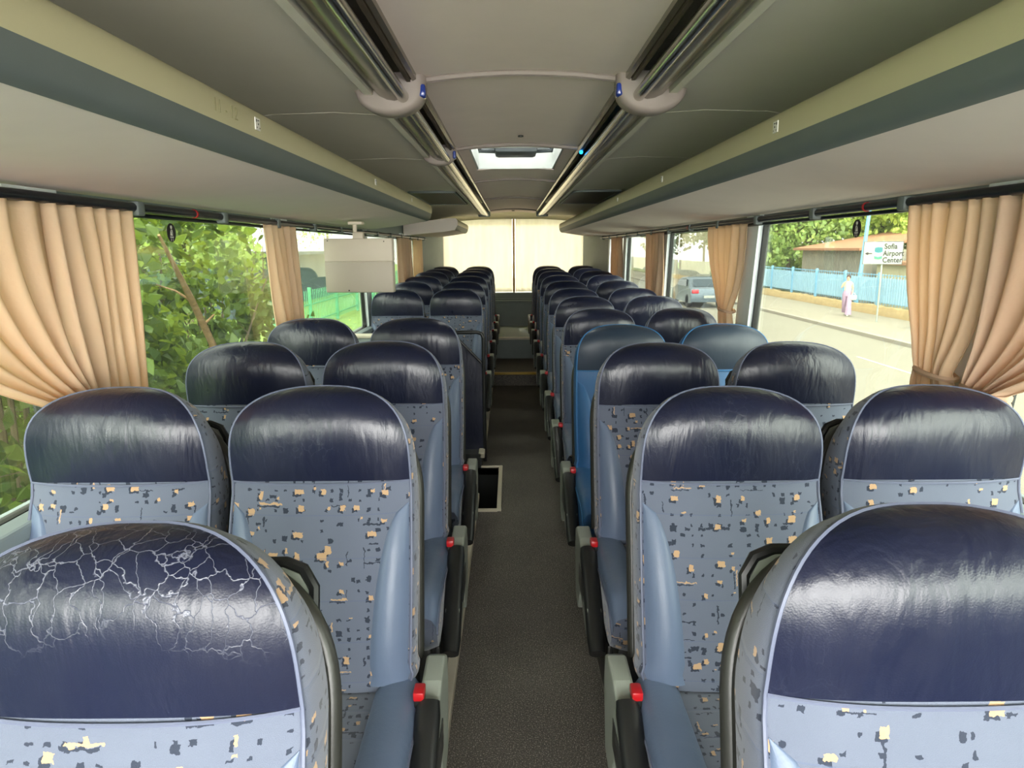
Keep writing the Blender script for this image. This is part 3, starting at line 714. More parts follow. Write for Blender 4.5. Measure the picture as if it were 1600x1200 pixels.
rear_curtain(0.03, 1.0, 'backlit cream curtain, right half of the rear window', 4)
t = rc_left; ox = 0.009 + 0.506
b = B(); b.box((ox - 0.016, -0.043, -0.01), (ox + 0.014, -0.036, 1.04), 0.002); st_ = b.build('strap', 'gold_cord', t); B().box((ox - 0.013, -0.048, -0.03), (ox + 0.012, -0.034, 0.005), 0.004).build('end_clip', 'pale_metal', st_)

# ------------------------------------------------------------------ window stickers (seat belt pictogram)
for s, y in ((-1, 2.42), (1, 2.50)):
    t = thing('seat_belt_sticker', 'round black seat belt sticker on the %s window' % ('left' if s < 0 else 'right'), 'sticker', (s * 1.181, y, 1.560), 0)
    B().disc((0, 0, 0), 0.031, 'x', 0.001, 28).build('sticker_disc', 'ink', t)
    b = B(); q = -s * 0.001
    b.disc((q, 0, 0.018), 0.006, 'x', 0.001, 14)
    b.add([(q, -0.006, 0.010), (q, 0.006, 0.010), (q, 0.011, -0.010), (q, -0.011, -0.010)], [(0, 1, 2, 3)])
    b.add([(q, -0.014, -0.013), (q, 0.014, -0.013), (q, 0.012, -0.017), (q, -0.012, -0.017)], [(0, 1, 2, 3)])
    b.add([(q, -0.008, -0.019), (q, -0.004, -0.019), (q, -0.005, -0.028), (q, -0.008, -0.028)], [(0, 1, 2, 3)])
    b.add([(q, 0.008, -0.019), (q, 0.004, -0.019), (q, 0.005, -0.028), (q, 0.008, -0.028)], [(0, 1, 2, 3)])
    b.build('pictogram', 'white_sticker', t, False)
    B().add([(q * 1.4, -0.007, 0.009), (q * 1.4, -0.004, 0.010), (q * 1.4, 0.010, -0.008), (q * 1.4, 0.008, -0.010)], [(0, 1, 2, 3)]).build('belt_mark', 'ink', t, False)

# ------------------------------------------------------------------ hanging monitor
t = thing('hanging_monitor', 'pale beige flat monitor hanging from the left luggage rack', 'monitor', (-0.885, 4.0, 1.26), math.radians(-4))
b = B(); b.box((-0.195, -0.028, 0), (0.195, 0.028, 0.175), 0.008); b.build('lower_shell', 'monitor_shell_low', t)
b = B(); b.box((-0.195, -0.030, 0.172), (0.195, 0.028, 0.30), 0.008); b.build('upper_shell', 'monitor_shell', t)
b = B(); b.box((-0.03, -0.02, 0.295), (0.03, 0.02, 0.335), 0.006); b.tube([(-0.02, 0, 0.335), (-0.02, 0, 0.39)], 0.012); b.box((-0.05, -0.03, 0.375), (0.03, 0.03, 0.392), 0.004); b.build('mount', 'monitor_shell', t)
b = B(); b.disc((-0.17, -0.031, 0.288), 0.003, 'y', 0.003); b.disc((0.15, -0.031, 0.283), 0.003, 'y', 0.003); b.disc((-0.06, -0.029, 0.012), 0.004, 'y', 0.003); b.build('screw_heads', 'ink', t)
B().box((-0.12, 0.029, 0.03), (0.12, 0.031, 0.28)).build('screen', 'black_plastic', t)

# ------------------------------------------------------------------ seats
AL = math.radians(14); CA, SA = math.cos(AL), math.sin(AL)
LB = 0.685; ZC = 0.42
def wb(s):
    if s < 0.05: return 0.184 + 0.025 * math.sqrt(max(0, 1 - ((0.05 - s) / 0.05) ** 2))
    if s < 0.47: return 0.203 + 0.004 * math.sin(PI * (s - 0.05) / 0.42)
    u = (s - 0.47) / (LB - 0.47); return 0.203 * max(0.0, 1 - u ** 3.4) ** (1 / 2.4)
_tv = [k / 60 for k in range(61)]; _ty = [0.0]
def _phi(v):
    pts = ((0, -25), (0.42, -17), (0.60, -5), (0.80, 25), (0.93, 52), (1.0, 66))
    for (a, p), (b, q) in zip(pts, pts[1:]):
        if v <= b: return math.radians(p + (q - p) * (v - a) / (b - a))
    return math.radians(66)
for _k in range(60): _ty.append(_ty[-1] + math.tan(_phi((_tv[_k] + _tv[_k + 1]) / 2)) * (LB - 0.455) / 60)
def yb(s):
    y = -0.018 * math.sin(PI * min(1, s / 0.47))
    if s > 0.455:
        v = min(60, max(0, (s - 0.455) / (LB - 0.455) * 60)); k = min(59, int(v)); y += _ty[k] + (_ty[k + 1] - _ty[k]) * (v - k)
    return y
def T(x, y, s): return (x, y * CA + s * SA, ZC + s * CA - y * SA)
def bulge(x, w_): 
    if w_ < 1e-4: return 0
    return 0.026 * (1 - abs(x / w_) ** 3.2) * min(1, w_ / 0.12)
S_ALL = [0.0, 0.008, 0.02, 0.035, 0.05] + [0.05 + 0.42 * k / 14 for k in range(1, 15)]
S_TOP = [0.47, 0.49, 0.51, 0.53] + [0.53 + (LB - 0.53) * math.sin(PI / 2 * k / 16) for k in range(1, 17)]
def front_grid(rows, off=0.0, nx=18, shrink=1.0):
    g = []
    for s_ in rows:
        w_ = wb(s_) * shrink; r = []
        for k in range(nx + 1):
            x = -w_ * math.cos(PI * k / nx) if nx > 2 else 0
            r.append(T(x, yb(s_) - bulge(x, w_) - off, s_))
        g.append(r)
    return g
DEP = 0.095
def sb(s): return s - 0.045 * max(0, (s - 0.40) / (LB - 0.40)) ** 2
def bkw(s): return 1 - 0.03 * max(0, (s - 0.40) / (LB - 0.40)) ** 2
def make_seat(kind, side, window, cracked=False):
    """side: x direction of the gangway; kind: standard or blue"""
    fab, head, bol, pip = ('fabric', 'navy_leather_cracked' if cracked else 'navy_leather', 'pale_blue_leather', 'piping') if kind == 'std' else ('bright_blue_leather', 'slate_leather', 'bright_blue_leather', 'blue_piping')
    t = thing('coach_seat', '', 'seat')
    # backrest: fabric front below the seam, fabric flanks and back
    b = B(); b.grid(front_grid(S_ALL))
    # below-bottom closure is the flank; flanks
    for sg in (-1, 1):
        rows = []
        for s_ in S_ALL + S_TOP[1:]:
            w_ = wb(s_); rows.append([T(sg * w_, yb(s_), s_), T(sg * (w_ + 0.006), yb(s_) + 0.012, s_), T(sg * (w_ + 0.009), yb(s_) + 0.05, s_ - 0.3 * (s_ - sb(s_))), T(sg * (w_ + 0.004) * bkw(s_), yb(s_) + DEP, sb(s_))])
        b.grid(rows)
    back = [[T(f * (wb(s_) + 0.004) * bkw(s_), yb(s_) + DEP, sb(s_)) for f in (-1, -0.5, 0, 0.5, 1)] for s_ in S_ALL + S_TOP[1:]]
    b.grid(back)
    b.grid([[T(x, yb(0), 0) for x in (-0.19, -0.1, 0, 0.1, 0.19)], [T(x, yb(0) + DEP, 0) for x in (-0.19, -0.1, 0, 0.1, 0.19)]])
    b.build('backrest', fab, t, True, 60)
    # headrest leather
    b = B(); g = front_grid(S_TOP, 0.0035, 22); b.grid(g); b.grid([[g[k][0], T(-wb(S_TOP[k]), yb(S_TOP[k]) + 0.004, S_TOP[k])] for k in range(len(S_TOP))]); b.grid([[g[k][-1], T(wb(S_TOP[k]), yb(S_TOP[k]) + 0.004, S_TOP[k])] for k in range(len(S_TOP))])
    b.grid([g[0], [(p[0], p[1] + 0.004, p[2]) for p in g[0]]])
    b.build('headrest_cover', head, t, True, 80)
    # piping round the front edge and along the seam
    pts = [T(-wb(s_), yb(s_) - 0.002, s_) for s_ in S_ALL + S_TOP[1:-1]] + [T(x, yb(LB) - 0.004, LB) for x in (0,)] + [T(wb(s_), yb(s_) - 0.002, s_) for s_ in (S_ALL + S_TOP[1:-1])[::-1]]
    b = B(); b.tube(pts, 0.0032, 6)
    sm = [T(x, yb(0.47) - bulge(x, wb(0.47)) - 0.003, 0.47 - 0.008 * (1 - (x / 0.215) ** 2)) for x in [-0.201 + 0.402 * k / 20 for k in range(21)]]
    b.tube(sm, 0.0028, 6); b.build('piping', pip, t)
    # side bolsters of the backrest
    for sg in (-1, 1):
        rows = []
        for k in range(19):
            s_ = 0.015 + 0.405 * k / 18; w_ = wb(s_) - 0.004
            xi = w_ - 0.085 * math.sqrt(max(0, 1 - ((s_ - 0.015) / 0.405) ** 2.2)) - 0.0005
            hh = 0.020 * math.sin(PI * min(1, (s_ + 0.03) / 0.16) / 2) * (1 - ((s_ - 0.015) / 0.405) ** 3)
            r = []
            for q in range(9):
                u = q / 8; x = xi + (w_ - xi) * u
                r.append(T(sg * x, yb(s_) - bulge(x, wb(s_)) - 0.002 - hh * math.sin(PI * u) ** 0.7 if 0 < u < 1 else yb(s_) - bulge(x, wb(s_)) + 0.002, s_))
            rows.append(r)
        b = B(); b.grid(rows); b.build('side_bolster', bol, t, True, 70)
        b = B(); b.tube([rows[k][0] for k in range(19)], 0.003, 5); 
    # back shell behind the seat
    b = B(); rowsA = []; 
    SS = [s_ for s_ in S_ALL if s_ >= 0.03] + S_TOP[1:]
    def sh(s_): return (wb(s_) + 0.016 if s_ < LB else 0.0)
    LS = 0.62
    def ws(s_):
        u = max(0, (s_ - 0.40) / (LS - 0.40)); return 0.203 * max(0, 1 - u ** 2.6) ** (1 / 2.3)
    SR = [0.03 + 0.37 * k / 8 for k in range(9)] + [0.40 + (LS - 0.40) * math.sin(PI / 2 * k / 14) for k in range(1, 15)]
    yo = lambda s_: yb(0.45) + DEP + 0.0 * s_ + max(0, yb(s_) - yb(0.45)) * (1 if s_ > 0.5 else 0)
    for s_ in SR: rowsA.append([T(f * ws(s_), yo(s_) + 0.03 + 0.012 * (1 - f * f), s_) for f in (-1, -0.6, 0, 0.6, 1)])
    b.grid(rowsA); b.grid([[T(f * ws(s_), yo(s_) + 0.0, s_) for f in (-1, 0, 1)] for s_ in SR])
    for sg in (-1, 1): b.grid([[T(sg * ws(s_), yo(s_), s_), T(sg * (ws(s_) + 0.004), yo(s_) + 0.015, s_), T(sg * ws(s_), yo(s_) + 0.03, s_)] for s_ in SR])
    rim = [T(-ws(s_), yo(s_) + 0.034, s_) for s_ in SR[:-1]] + [T(0, yo(LS) + 0.034, LS)] + [T(ws(s_), yo(s_) + 0.034, s_) for s_ in SR[:-1][::-1]]
    b.tube(rim, 0.015, 8)
    bs = b.build('back_shell', 'shell_plastic', t, True, 50)
    # folded table behind the shell: grey leaf with black rim
    b = B()
    C = [(-0.16, 0.38), (-0.16, 0.565), (-0.145, 0.59), (-0.12, 0.60), (0.12, 0.60), (0.145, 0.59), (0.16, 0.565), (0.16, 0.38)]
    b.tube([T(x, yo(0.5) + 0.095, s_) for x, s_ in C], 0.009, 8); b.build('table_rim', 'black_plastic', t)
    b = B(); n6 = len(C); A_ = [T(x * 0.97, yo(0.5) + 0.088, s_ - 0.006) for x, s_ in C]; D_ = [T(x * 0.97, yo(0.5) + 0.102, s_ - 0.006) for x, s_ in C]
    b.add(A_ + D_, [tuple(range(n6)), tuple(range(2 * n6 - 1, n6 - 1, -1))] + [(i, (i + 1) % n6, n6 + (i + 1) % n6, n6 + i) for i in range(n6)])
    b.box((-0.12, yo(0.3) * CA + 0.33 * SA + 0.03, ZC + 0.36 * CA), (0.12, yo(0.3) * CA + 0.33 * SA + 0.12, ZC + 0.40 * CA), 0.006)
    b.build('folding_table', 'grey_plastic', t, False)
    # seat cushion
    b = B(); nx, ny = 16, 12; rows = []
    prof = [(-0.02, 0.30), (-0.04, 0.295), (-0.38, 0.265), (-0.425, 0.275), (-0.452, 0.31), (-0.458, 0.345), (-0.445, 0.385), (-0.415, 0.415), (-0.37, 0.428), (-0.28, 0.430), (-0.15, 0.424), (-0.03, 0.420), (0.03, 0.415), (0.04, 0.36), (0.02, 0.31)]
    for k in range(nx + 1):
        u = -1 + 2 * k / nx; x = 0.222 * u; e = 1 - 0.12 * abs(u) ** 6
        rows.append([(x, (y + 0.2) * e - 0.2, 0.35 + (z - 0.35) * (1 - 0.10 * abs(u) ** 5)) for y, z in prof])
    b.grid(rows, close=True); b.add(rows[0], [tuple(range(len(prof)))]); b.add(rows[-1], [tuple(range(len(prof)))])
    cu = b.build('seat_cushion', fab, t, True, 50)
    for sg in (-1, 1):
        b = B(); rows = []
        for k in range(11):
            y = -0.455 + 0.47 * k / 10; zt = 0.425 - 0.05 * max(0, (-0.36 - y) / 0.1) ** 2 + 0.006
            r = []
            for q in range(9):
                u = q / 8; x = 0.125 + 0.098 * u
                r.append((sg * x, y, zt + 0.016 * math.sin(PI * u) ** 0.8 - (0.012 if u in (0, 1) else 0)))
            r.append((sg * 0.2245, y, zt - 0.035))
            rows.append(r)
        b.grid(rows); b.build('cushion_bolster', bol, cu, True, 70)
        b = B(); b.tube([(sg * 0.2255, -0.455 + 0.47 * k / 10, 0.425 - 0.05 * max(0, (-0.36 - (-0.455 + 0.47 * k / 10)) / 0.1) ** 2 - 0.030) for k in range(11)], 0.003, 5); b.build('cushion_piping', pip, cu)
    # frame, leg
    b = B(); b.box((-0.20, -0.40, 0.20), (0.20, 0.06, 0.275), 0.01); b.build('seat_frame', 'black_plastic', t)
    b = B(); b.prism_x([(-0.32, 0.0), (-0.02, 0.0), (0.04, 0.22), (0.10, 0.40), (0.05, 0.42), (-0.02, 0.24), (-0.36, 0.22)], side * 0.17 - 0.012, side * 0.17 + 0.012); b.build('side_leg', 'dark_steel', t)
    if window: b = B(); b.tube([(-side * 0.17, -0.12, 0), (-side * 0.17, -0.12, 0.22)], 0.022); b.build('support_post', 'dark_steel', t)
    # seat-belt buckle
    bk = B().box((side * 0.230 - 0.011, -0.07, 0.395), (side * 0.230 + 0.011, -0.035, 0.455), 0.004).build('belt_buckle', 'black_plastic', t)
    B().box((side * 0.230 - 0.012, -0.073, 0.437), (side * 0.230 + 0.012, -0.033, 0.458), 0.004).build('buckle_button', 'buckle_red', bk)
    B().box((side * 0.230 - 0.012, -0.073, 0.410), (side * 0.230 + 0.012, -0.066, 0.418), 0.002).build('buckle_button', 'buckle_red', bk)
    if not window:
        # arm: grey hinge at the back, black pad sloping forward and down
        xa = side * 0.251; AD = 0.11
        b = B(); b.prism_x([(a_, z_ - AD) for a_, z_ in [(0.10, 0.30), (0.14, 0.46), (0.13, 0.535), (0.09, 0.555), (0.0, 0.55), (-0.11, 0.515), (-0.26, 0.43), (-0.335, 0.365), (-0.33, 0.335), (-0.24, 0.335), (-0.05, 0.38), (0.02, 0.28)]], xa - 0.023, xa + 0.023)
        ar = b.build('armrest', 'grey_plastic', t, False)
        md = ar.modifiers.new('bev', 'BEVEL'); md.width = 0.006; md.segments = 2
        path = [(xa - side * 0.006, -0.06 - 0.29 * u, 0.541 - AD - 0.155 * u - 0.05 * u * u) for u in [k / 10 for k in range(11)]]
        b = B(); rows = []
        for k, p in enumerate(path):
            u = k / 10; d = 0.026 if k else 0.02; rr = 0.028 - 0.004 * (1 if k in (0, 10) else 0)
            rows.append([(xa + rr * math.cos(a), p[1] - 0.012 * math.sin(a), p[2] + d * math.sin(a) * (0.7)) for a in [2 * PI * q / 12 for q in range(12)]])
        b.grid(rows, close=True); b.add(rows[0], [tuple(range(12))]); b.add(rows[-1], [tuple(range(12))])
        b.build('arm_pad', 'black_plastic', ar, True, 60)
        B().box((xa + side * 0.0235 - 0.001, -0.16, 0.40 - AD), (xa + side * 0.0235 + 0.002, -0.02, 0.47 - AD), 0.001).build('arm_recess', 'dark_steel', ar)
        b = B(); b.box((side * 0.205 - 0.010, -0.30, 0.03), (side * 0.205 + 0.010, 0.04, 0.22), 0.006); b.build('side_cover', 'black_plastic', t)
    return t
protos = {}
def place_seat(i, side_img, window):
    s = side_img                                # -1 left of the picture, +1 right
    blue = (i == 4 and s > 0); crack = (i == 1 and s < 0)
    key = (blue, s, window, crack)
    if key not in protos:
        protos[key] = make_seat('blue' if blue else 'std', -s, window, crack); r = protos[key]
    else: r = copy_tree(protos[key])
    x = s * (0.927 if window else 0.467)
    h = row_h[i]
    if i == 1: h = 0.326 if s < 0 else 0.309
    h = {(2, -1): .314, (2, 1): .322, (3, 1): .325, (3, -1): .313, (5, 1): .342, (6, 1): .326}.get((i, s), h)
    if blue: h = 0.348
    zs = 1.0
    p = plat(i)
    zs = (H - h - 0.10) / (ZC + LB * CA - yb(LB) * SA) if i < 8 else (H - h - p) / (ZC + LB * CA - yb(LB) * SA)
    x += -0.015 if (i == 1 and s < 0) else 0
    r.location = (x, row_y(i) + 0.03 + (0.0 if i == 1 else 0), p); r.scale = (1, 1, zs)
    names = ['nearest', 'second', 'third', 'fourth', 'fifth', 'sixth', 'seventh', 'eighth', 'ninth', 'tenth', 'eleventh', 'last']
    sd_ = 'left' if s < 0 else 'right'; pos = 'window' if window else 'aisle'
    if blue: lab = 'plain bright blue and slate leather %s seat on the right, fourth row' % pos
    elif crack: lab = 'big nearest left seat with cracked worn navy leather head and patterned fabric'
    elif i == 1: lab = 'nearest right seat, navy leather head, at the bottom right corner'
    elif i == 12: lab = 'rearmost %s seat on the %s, against the rear curtain' % (pos, sd_)
    elif i == 7 and s < 0: lab = 'left %s seat with navy leather head, first one behind the middle stairwell' % pos
    elif i == 4 and s < 0: lab = 'left %s seat with navy leather head, fourth row, just before the stairwell' % pos
    elif i == 3 and s > 0: lab = 'right %s seat with navy leather head, directly in front of the plain blue one' % pos
    elif i == 5 and s > 0: lab = 'right %s seat with navy leather head, directly behind the plain blue one' % pos
    else: lab = '%s %s seat with navy leather head and patterned fabric, %s row' % (sd_, pos, names[i - 1])
    r['label'] = lab; r['group'] = ('patterned coach seats' if not blue else 'plain blue coach seats')
for i in range(1, 13):
    for s in (-1, 1):
        if s < 0 and i in (5, 6): continue
        for win in (False, True):
            if i == 1 and win: continue
            place_seat(i, s, win)

# ------------------------------------------------------------------ handrail by the stairwell
t = thing('handrail', 'black tubular handrail with dark panel beside the stairwell', 'handrail', (-0.30, 4.78, 0.0))
b = B(); b.tube([(-0.12, 0, 0.93), (-0.08, 0, 0.935), (0.03, 0, 0.935), (0.062, 0, 0.925), (0.075, 0, 0.895), (0.075, 0, 0.85), (0.075, 0, 0.012)], 0.013, 10); b.tube([(-0.12, 0, 0.91), (0.06, 0, 0.72)], 0.010, 8); b.tube([(-0.12, 0, 0.95), (-0.12, 0, 0.012)], 0.013, 10); b.build('rail_tube', 'black_plastic', t)
b = B(); b.prism_y([(-0.11, 0.05), (0.065, 0.05), (0.065, 0.70), (-0.11, 0.885)], 0.004, 0.012); b.build('panel', 'navy_leather', t, False)
t = thing('partition', 'low grey partition across the seats behind the stairwell', 'partition', (-0.80, 4.86, 0.10))
B().box((-0.34, -0.02, 0), (0.36, 0.02, 0.80), 0.01).build('board', 'rear_panel', t); B().box((-0.34, -0.03, 0.79), (0.36, 0.03, 0.82), 0.008).build('cap_rail', 'pale_metal', t)

# ------------------------------------------------------------------ outside
G = -1.42
tag(B().box((-1.7, -12, G - 0.1), (11.7, 140, G)).build('road', 'asphalt', None, False), 'pale grey street beside the bus', 'road', None, 'structure')
tag(B().box((11.7, -12, G - 0.1), (15.0, 140, G + 0.12)).build('pavement', 'pavement', None, False), 'pavement between the street and the blue fence', 'pavement', None, 'structure')
tag(B().box((11.55, -12, G - 0.1), (11.72, 140, G + 0.125), 0.02).build('kerb', 'kerb_stone', None, False), 'kerb along the far side of the street', 'kerb', None, 'structure')
tag(B().box((15.35, -12, G - 0.1), (60, 140, G + 0.1)).build('ground', 'earth', None, False), 'ground behind the blue fence', 'ground', None, 'structure')
tag(B().box((-60, -12, G - 0.1), (-1.7, 140, G - 0.02)).build('lawn', 'lawn', None, False), 'green grass left of the bus', 'ground', None, 'structure')
tag(B().box((9.2, 15, G), (9.28, 18.5, G + 0.006)).build('lane_marking', 'kerb_white', None, False), 'faint white line on the street', 'road marking')
# boundary wall with ragged top
b = B(); rr = random.Random(5); y = 16.0; top = []
while y < 75: top.append((y, G + 0.46 + rr.uniform(-0.03, 0.05))); y += 0.35
ys_ = [p[0] for p in top]
rows = [[(15.0 + rr.uniform(-0.02, 0.02), p[0], G) for p in top], [(14.98 + rr.uniform(-0.03, 0.03), p[0], (p[1] + G) / 2) for p in top], [(15.02, p[0], p[1]) for p in top], [(15.30, p[0], p[1]) for p in top], [(15.34, p[0], G) for p in top]]
b.grid(rows); tag(b.build('boundary_wall', 'stone_wall', None, True, 30), 'low crumbling yellowish stone wall under the blue fence', 'wall', None, 'structure')
t = thing('picket_fence', 'long light blue metal picket fence on the stone wall', 'fence', (15.15, 20, G + 0.5))
k = 0; y = 20.0
while y < 52:
    b = B(); yy = y + 0.12
    while yy < y + 2.9:
        b.box((-0.02, yy - 20, 0.12), (0.01, yy - 20 + 0.125, 1.12)); yy += 0.185
    b.build('picket_panel', 'blue_paint', t, False)
    b = B(); 
    yy = y + 0.1
    while yy < y + 2.9: b.tube([(0.035, yy - 20, 0.02), (0.035, yy - 20, 1.28)], 0.012, 4); yy += 0.23
    b.box((0.02, y - 20, 0.10), (0.05, y - 20 + 3, 0.14)); b.box((0.02, y - 20, 1.22), (0.05, y - 20 + 3, 1.25)); b.build('back_bars', 'blue_post', t, False)
    B().box((-0.07, y - 20 - 0.05, -0.03), (0.03, y - 20 + 0.05, 1.34)).build('post', 'blue_post', t, False)
    y += 3.0
t = thing('paling_fence', 'grey white paling fence further down the street', 'fence', (15.15, 54, G + 0.45))
b = B(); yy = 0
while yy < 40: b.box((-0.02, yy, 0), (0.02, yy + 0.16, 1.35)); yy += 0.34
b.box((0.02, 0, 0.3), (0.05, 40, 0.38)); b.box((0.02, 0, 1.0), (0.05, 40, 1.08)); b.build('palings', 'grey_paling', t, False)
# street sign
t = thing('direction_sign', 'white street sign reading Sofia Airport Center on a grey pole', 'sign', (13.60, 26.0, G + 0.12), math.radians(-18))
B().tube([(0, 0.04, 0), (0, 0.04, 2.98)], 0.035, 10).build('pole', 'grey_plastic', t)
B().box((-0.66, -0.02, 2.12), (0.66, 0.02, 2.96), 0.012).build('board', 'sign_white', t, False)
b = B(); 
for lo, hi in (((-0.655, 2.125), (0.655, 2.14)), ((-0.655, 2.94), (0.655, 2.955)), ((-0.655, 2.125), (-0.64, 2.955)), ((0.64, 2.125), (0.655, 2.955))): b.box((lo[0], -0.026, lo[1]), (hi[0], -0.019, hi[1]))
b.build('border', 'ink', t, False)
R = Matrix.Rotation(PI / 2, 4, 'X')
for k, (wd, z) in enumerate((('Sofia', 2.69), ('Airport', 2.44), ('Center', 2.20))):
    o = text_mesh(wd, 0.265, 'ink', t, Matrix.Translation((0.00 + (0.03 if k == 0 else 0), -0.028, z)) @ R @ Matrix.Diagonal((0.80, 1, 1, 1)), 0.003, 1.05, 'lettering', 0.006)
b = B(); b.box((-0.52, -0.028, 2.505), (-0.36, -0.02, 2.535)); b.add([(-0.60, -0.028, 2.52), (-0.50, -0.028, 2.58), (-0.47, -0.028, 2.52), (-0.50, -0.028, 2.46)], [(0, 1, 2, 3)]); b.build('arrow', 'ink', t, False)
def band(z0, z1, mat):
    n = 10; xs = [-0.28 + 0.26 * q / n for q in range(n + 1)]; dz = lambda x: -0.035 * (1 - ((x + 0.15) / 0.13) ** 2)
    B().grid([[(x, -0.027, z0 + dz(x)) for x in xs], [(x, -0.027, z1 + dz(x)) for x in xs]]).build('logo_band', mat, t, False)
band(2.34, 2.44, 'sign_green'); band(2.44, 2.58, 'sign_pale_blue'); band(2.58, 2.72, 'sign_teal')
n = 14; B().add([(-0.15 + 0.13 * math.cos(2 * PI * q / n), -0.0285, 2.715 + 0.035 * math.sin(2 * PI * q / n)) for q in range(n)], [tuple(range(n))]).build('logo_top', 'sign_teal', t, False)
# street lamp post, pale blue, leaning a little
t = thing('lamp_post', 'tall slim pale blue post behind the blue fence', 'post', (15.7, 31.5, G + 0.1))
B().tube([(-0.25, 0, 0), (-0.1, 0, 2.2), (0.15, 0, 6.5)], [0.10, 0.085, 0.07], 10).build('pole', 'blue_post', t); B().tube([(-0.25, 0, 0), (-0.25, 0, 0.05)], 0.2, 10).build('foot', 'grey_plastic', t)
# shed and rendered building
t = thing('shed', 'weathered grey shed with rusty roof behind the blue fence', 'shed', (18.9, 37.5, G + 0.1))
B().box((-2.2, -3.8, 0), (2.5, 3.2, 2.65)).build('plank_wall', 'corrugated', t, False)
B().add([(-2.6, -4.2, 2.6), (-2.6, 3.6, 2.6), (2.9, 3.6, 3.5), (2.9, -4.2, 3.5), (-2.6, -4.2, 2.72), (-2.6, 3.6, 2.72), (2.9, 3.6, 3.62), (2.9, -4.2, 3.62)], [(0, 1, 2, 3), (4, 5, 6, 7), (0, 1, 5, 4), (1, 2, 6, 5), (2, 3, 7, 6), (3, 0, 4, 7)]).build('roof', 'rust_roof', t, False)
t = thing('low_building', 'pale rendered low building right of the grey shed', 'building', (19.6, 29.2, G + 0.1))
B().box((-2.5, -4, 0), (3, 3.9, 2.0)).build('wall', 'pale_render', t, False); B().box((-2.8, -4.3, 1.98), (3.2, 4.1, 2.12)).build('roof', 'rust_roof', t, False)
B().box((-2.54, -0.6, 0.9), (-2.48, 0.3, 1.6)).build('window', 'car_glass', t, False)

def tree(name, label, x, y, h, r, n, leaf, mat, trunk_r=0.12, cz=0.62, group=None, squash=0.75, seed=0, base=G, lean=0.0):
    t = thing(name, label, 'tree', (x, y, base), 0, group); rr = random.Random(seed)
    b = B(); b.tube([(0, 0, 0), (lean * 0.3, 0.05, h * 0.3), (lean, 0, h * cz)], [trunk_r, trunk_r * 0.8, trunk_r * 0.4], 8)
    clumps = []
    for k in range(14):
        a = rr.uniform(0, 2 * PI); el = rr.uniform(-0.6, 1.0); d = r * rr.uniform(0.35, 0.8)
        c = (lean + d * math.cos(a), d * math.sin(a), h * cz + el * r * squash); clumps.append((c, r * rr.uniform(0.42, 0.62)))
        b.tube([(lean * 0.6, 0, h * cz * 0.6), (lean + (c[0] - lean) * 0.5, c[1] * 0.5, (h * cz * 0.7 + c[2]) / 2), c], [trunk_r * 0.4, trunk_r * 0.22, trunk_r * 0.08], 5)
    b.build('trunk', 'bark', t)
    P = []
    for k in range(n):
        c, q = clumps[k % len(clumps)]; v = rng.normal(size=3); v /= np.linalg.norm(v); v *= q * (rng.uniform(0.2, 1) ** 0.5)
        P.append((c[0] + v[0], c[1] + v[1], c[2] + v[2] * 0.8))
    V, F = leafcloud(P, leaf); o = raw_mesh('foliage', V, F, mat, t); return t
RT = [(24.0, 39, 8.5, 3.4, 'bright_leaves', 'bright yellow green tree over the grey shed'), (18.0, 46, 8.5, 3.8, 'mid_leaves', 'mid green tree left of the grey shed, behind the fence'),
      (25, 31, 9.5, 4.0, 'mid_leaves', 'tall green tree behind the street sign'), (23.5, 44, 10, 5, 'bright_leaves', 'light green tree high behind the shed roof'),
      (18.5, 56, 10, 4.5, 'dark_leaves', 'darker green tree far along the fence, right side'), (25, 24, 8, 3.2, 'bright_leaves', 'light green tree beside the gathered right curtain'), (26, 60, 13, 7, 'mid_leaves', 'large far tree behind the fence'), (19, 70, 12, 6, 'dark_leaves', 'dark far tree above the grey paling fence'),
      (28, 38, 12, 6.5, 'mid_leaves', 'wide tree behind the pale rendered building'), (27, 50, 13, 6.5, 'mid_leaves', 'wide tree behind the lamp post')]
for k, (x, y, h, r, m, l) in enumerate(RT): tree('tree', l, x, y, h, r, 9000, 0.34 if y < 50 else 0.48, m, 0.14, cz=0.5, squash=0.95, seed=k + 20, group='trees behind the blue fence')

# left side: dense near bushes
def bush(label, x, y, w_, d_, h, n, leaf, mat, seed, stem_n=12, nm='bush'):
    rr = random.Random(seed); t = thing(nm, label, 'bush', (x, y, G - 0.02), 0, 'bushes beside the left windows')
    b = B(); tips = []
    for k in range(stem_n):
        a = rr.uniform(-1, 1) * w_; c = rr.uniform(-1, 1) * d_; hh = h * rr.uniform(0.6, 1.0)
        p0 = (a * 0.3, c * 0.3, 0); p1 = (a * 0.7, c * 0.7, hh * 0.45); p2 = (a, c, hh * 0.8); p3 = (a + rr.uniform(-.3, .3), c + rr.uniform(-.3, .3), hh)
        b.tube([p0, p1, p2, p3], [0.035, 0.022, 0.012, 0.004], 6); tips += [p1, p2, p3]
        for q in range(5):
            u = rr.uniform(0.3, 1); pb = tuple(p1[i] + (p3[i] - p1[i]) * u for i in range(3)); pe = (pb[0] + rr.uniform(-.5, .5), pb[1] + rr.uniform(-.5, .5), pb[2] + rr.uniform(-0.1, .5))
            b.tube([pb, pe], [0.008, 0.002], 4)
    b.build('branches', 'bark', t)
    clump = [(rng.uniform(-w_, w_), rng.uniform(-d_, d_), h * rng.uniform(0.05, 1.0), rng.uniform(0.22, 0.5)) for _ in range(70)]
    P = []
    for k in range(n):
        c = clump[rng.integers(len(clump))]; v = rng.normal(size=3) * c[3] * 0.5; P.append((c[0] + v[0], c[1] + v[1], max(0.05, c[2] + v[2])))
    V, F = leafcloud(P, leaf); raw_mesh('foliage', V, F, mat, t); return t
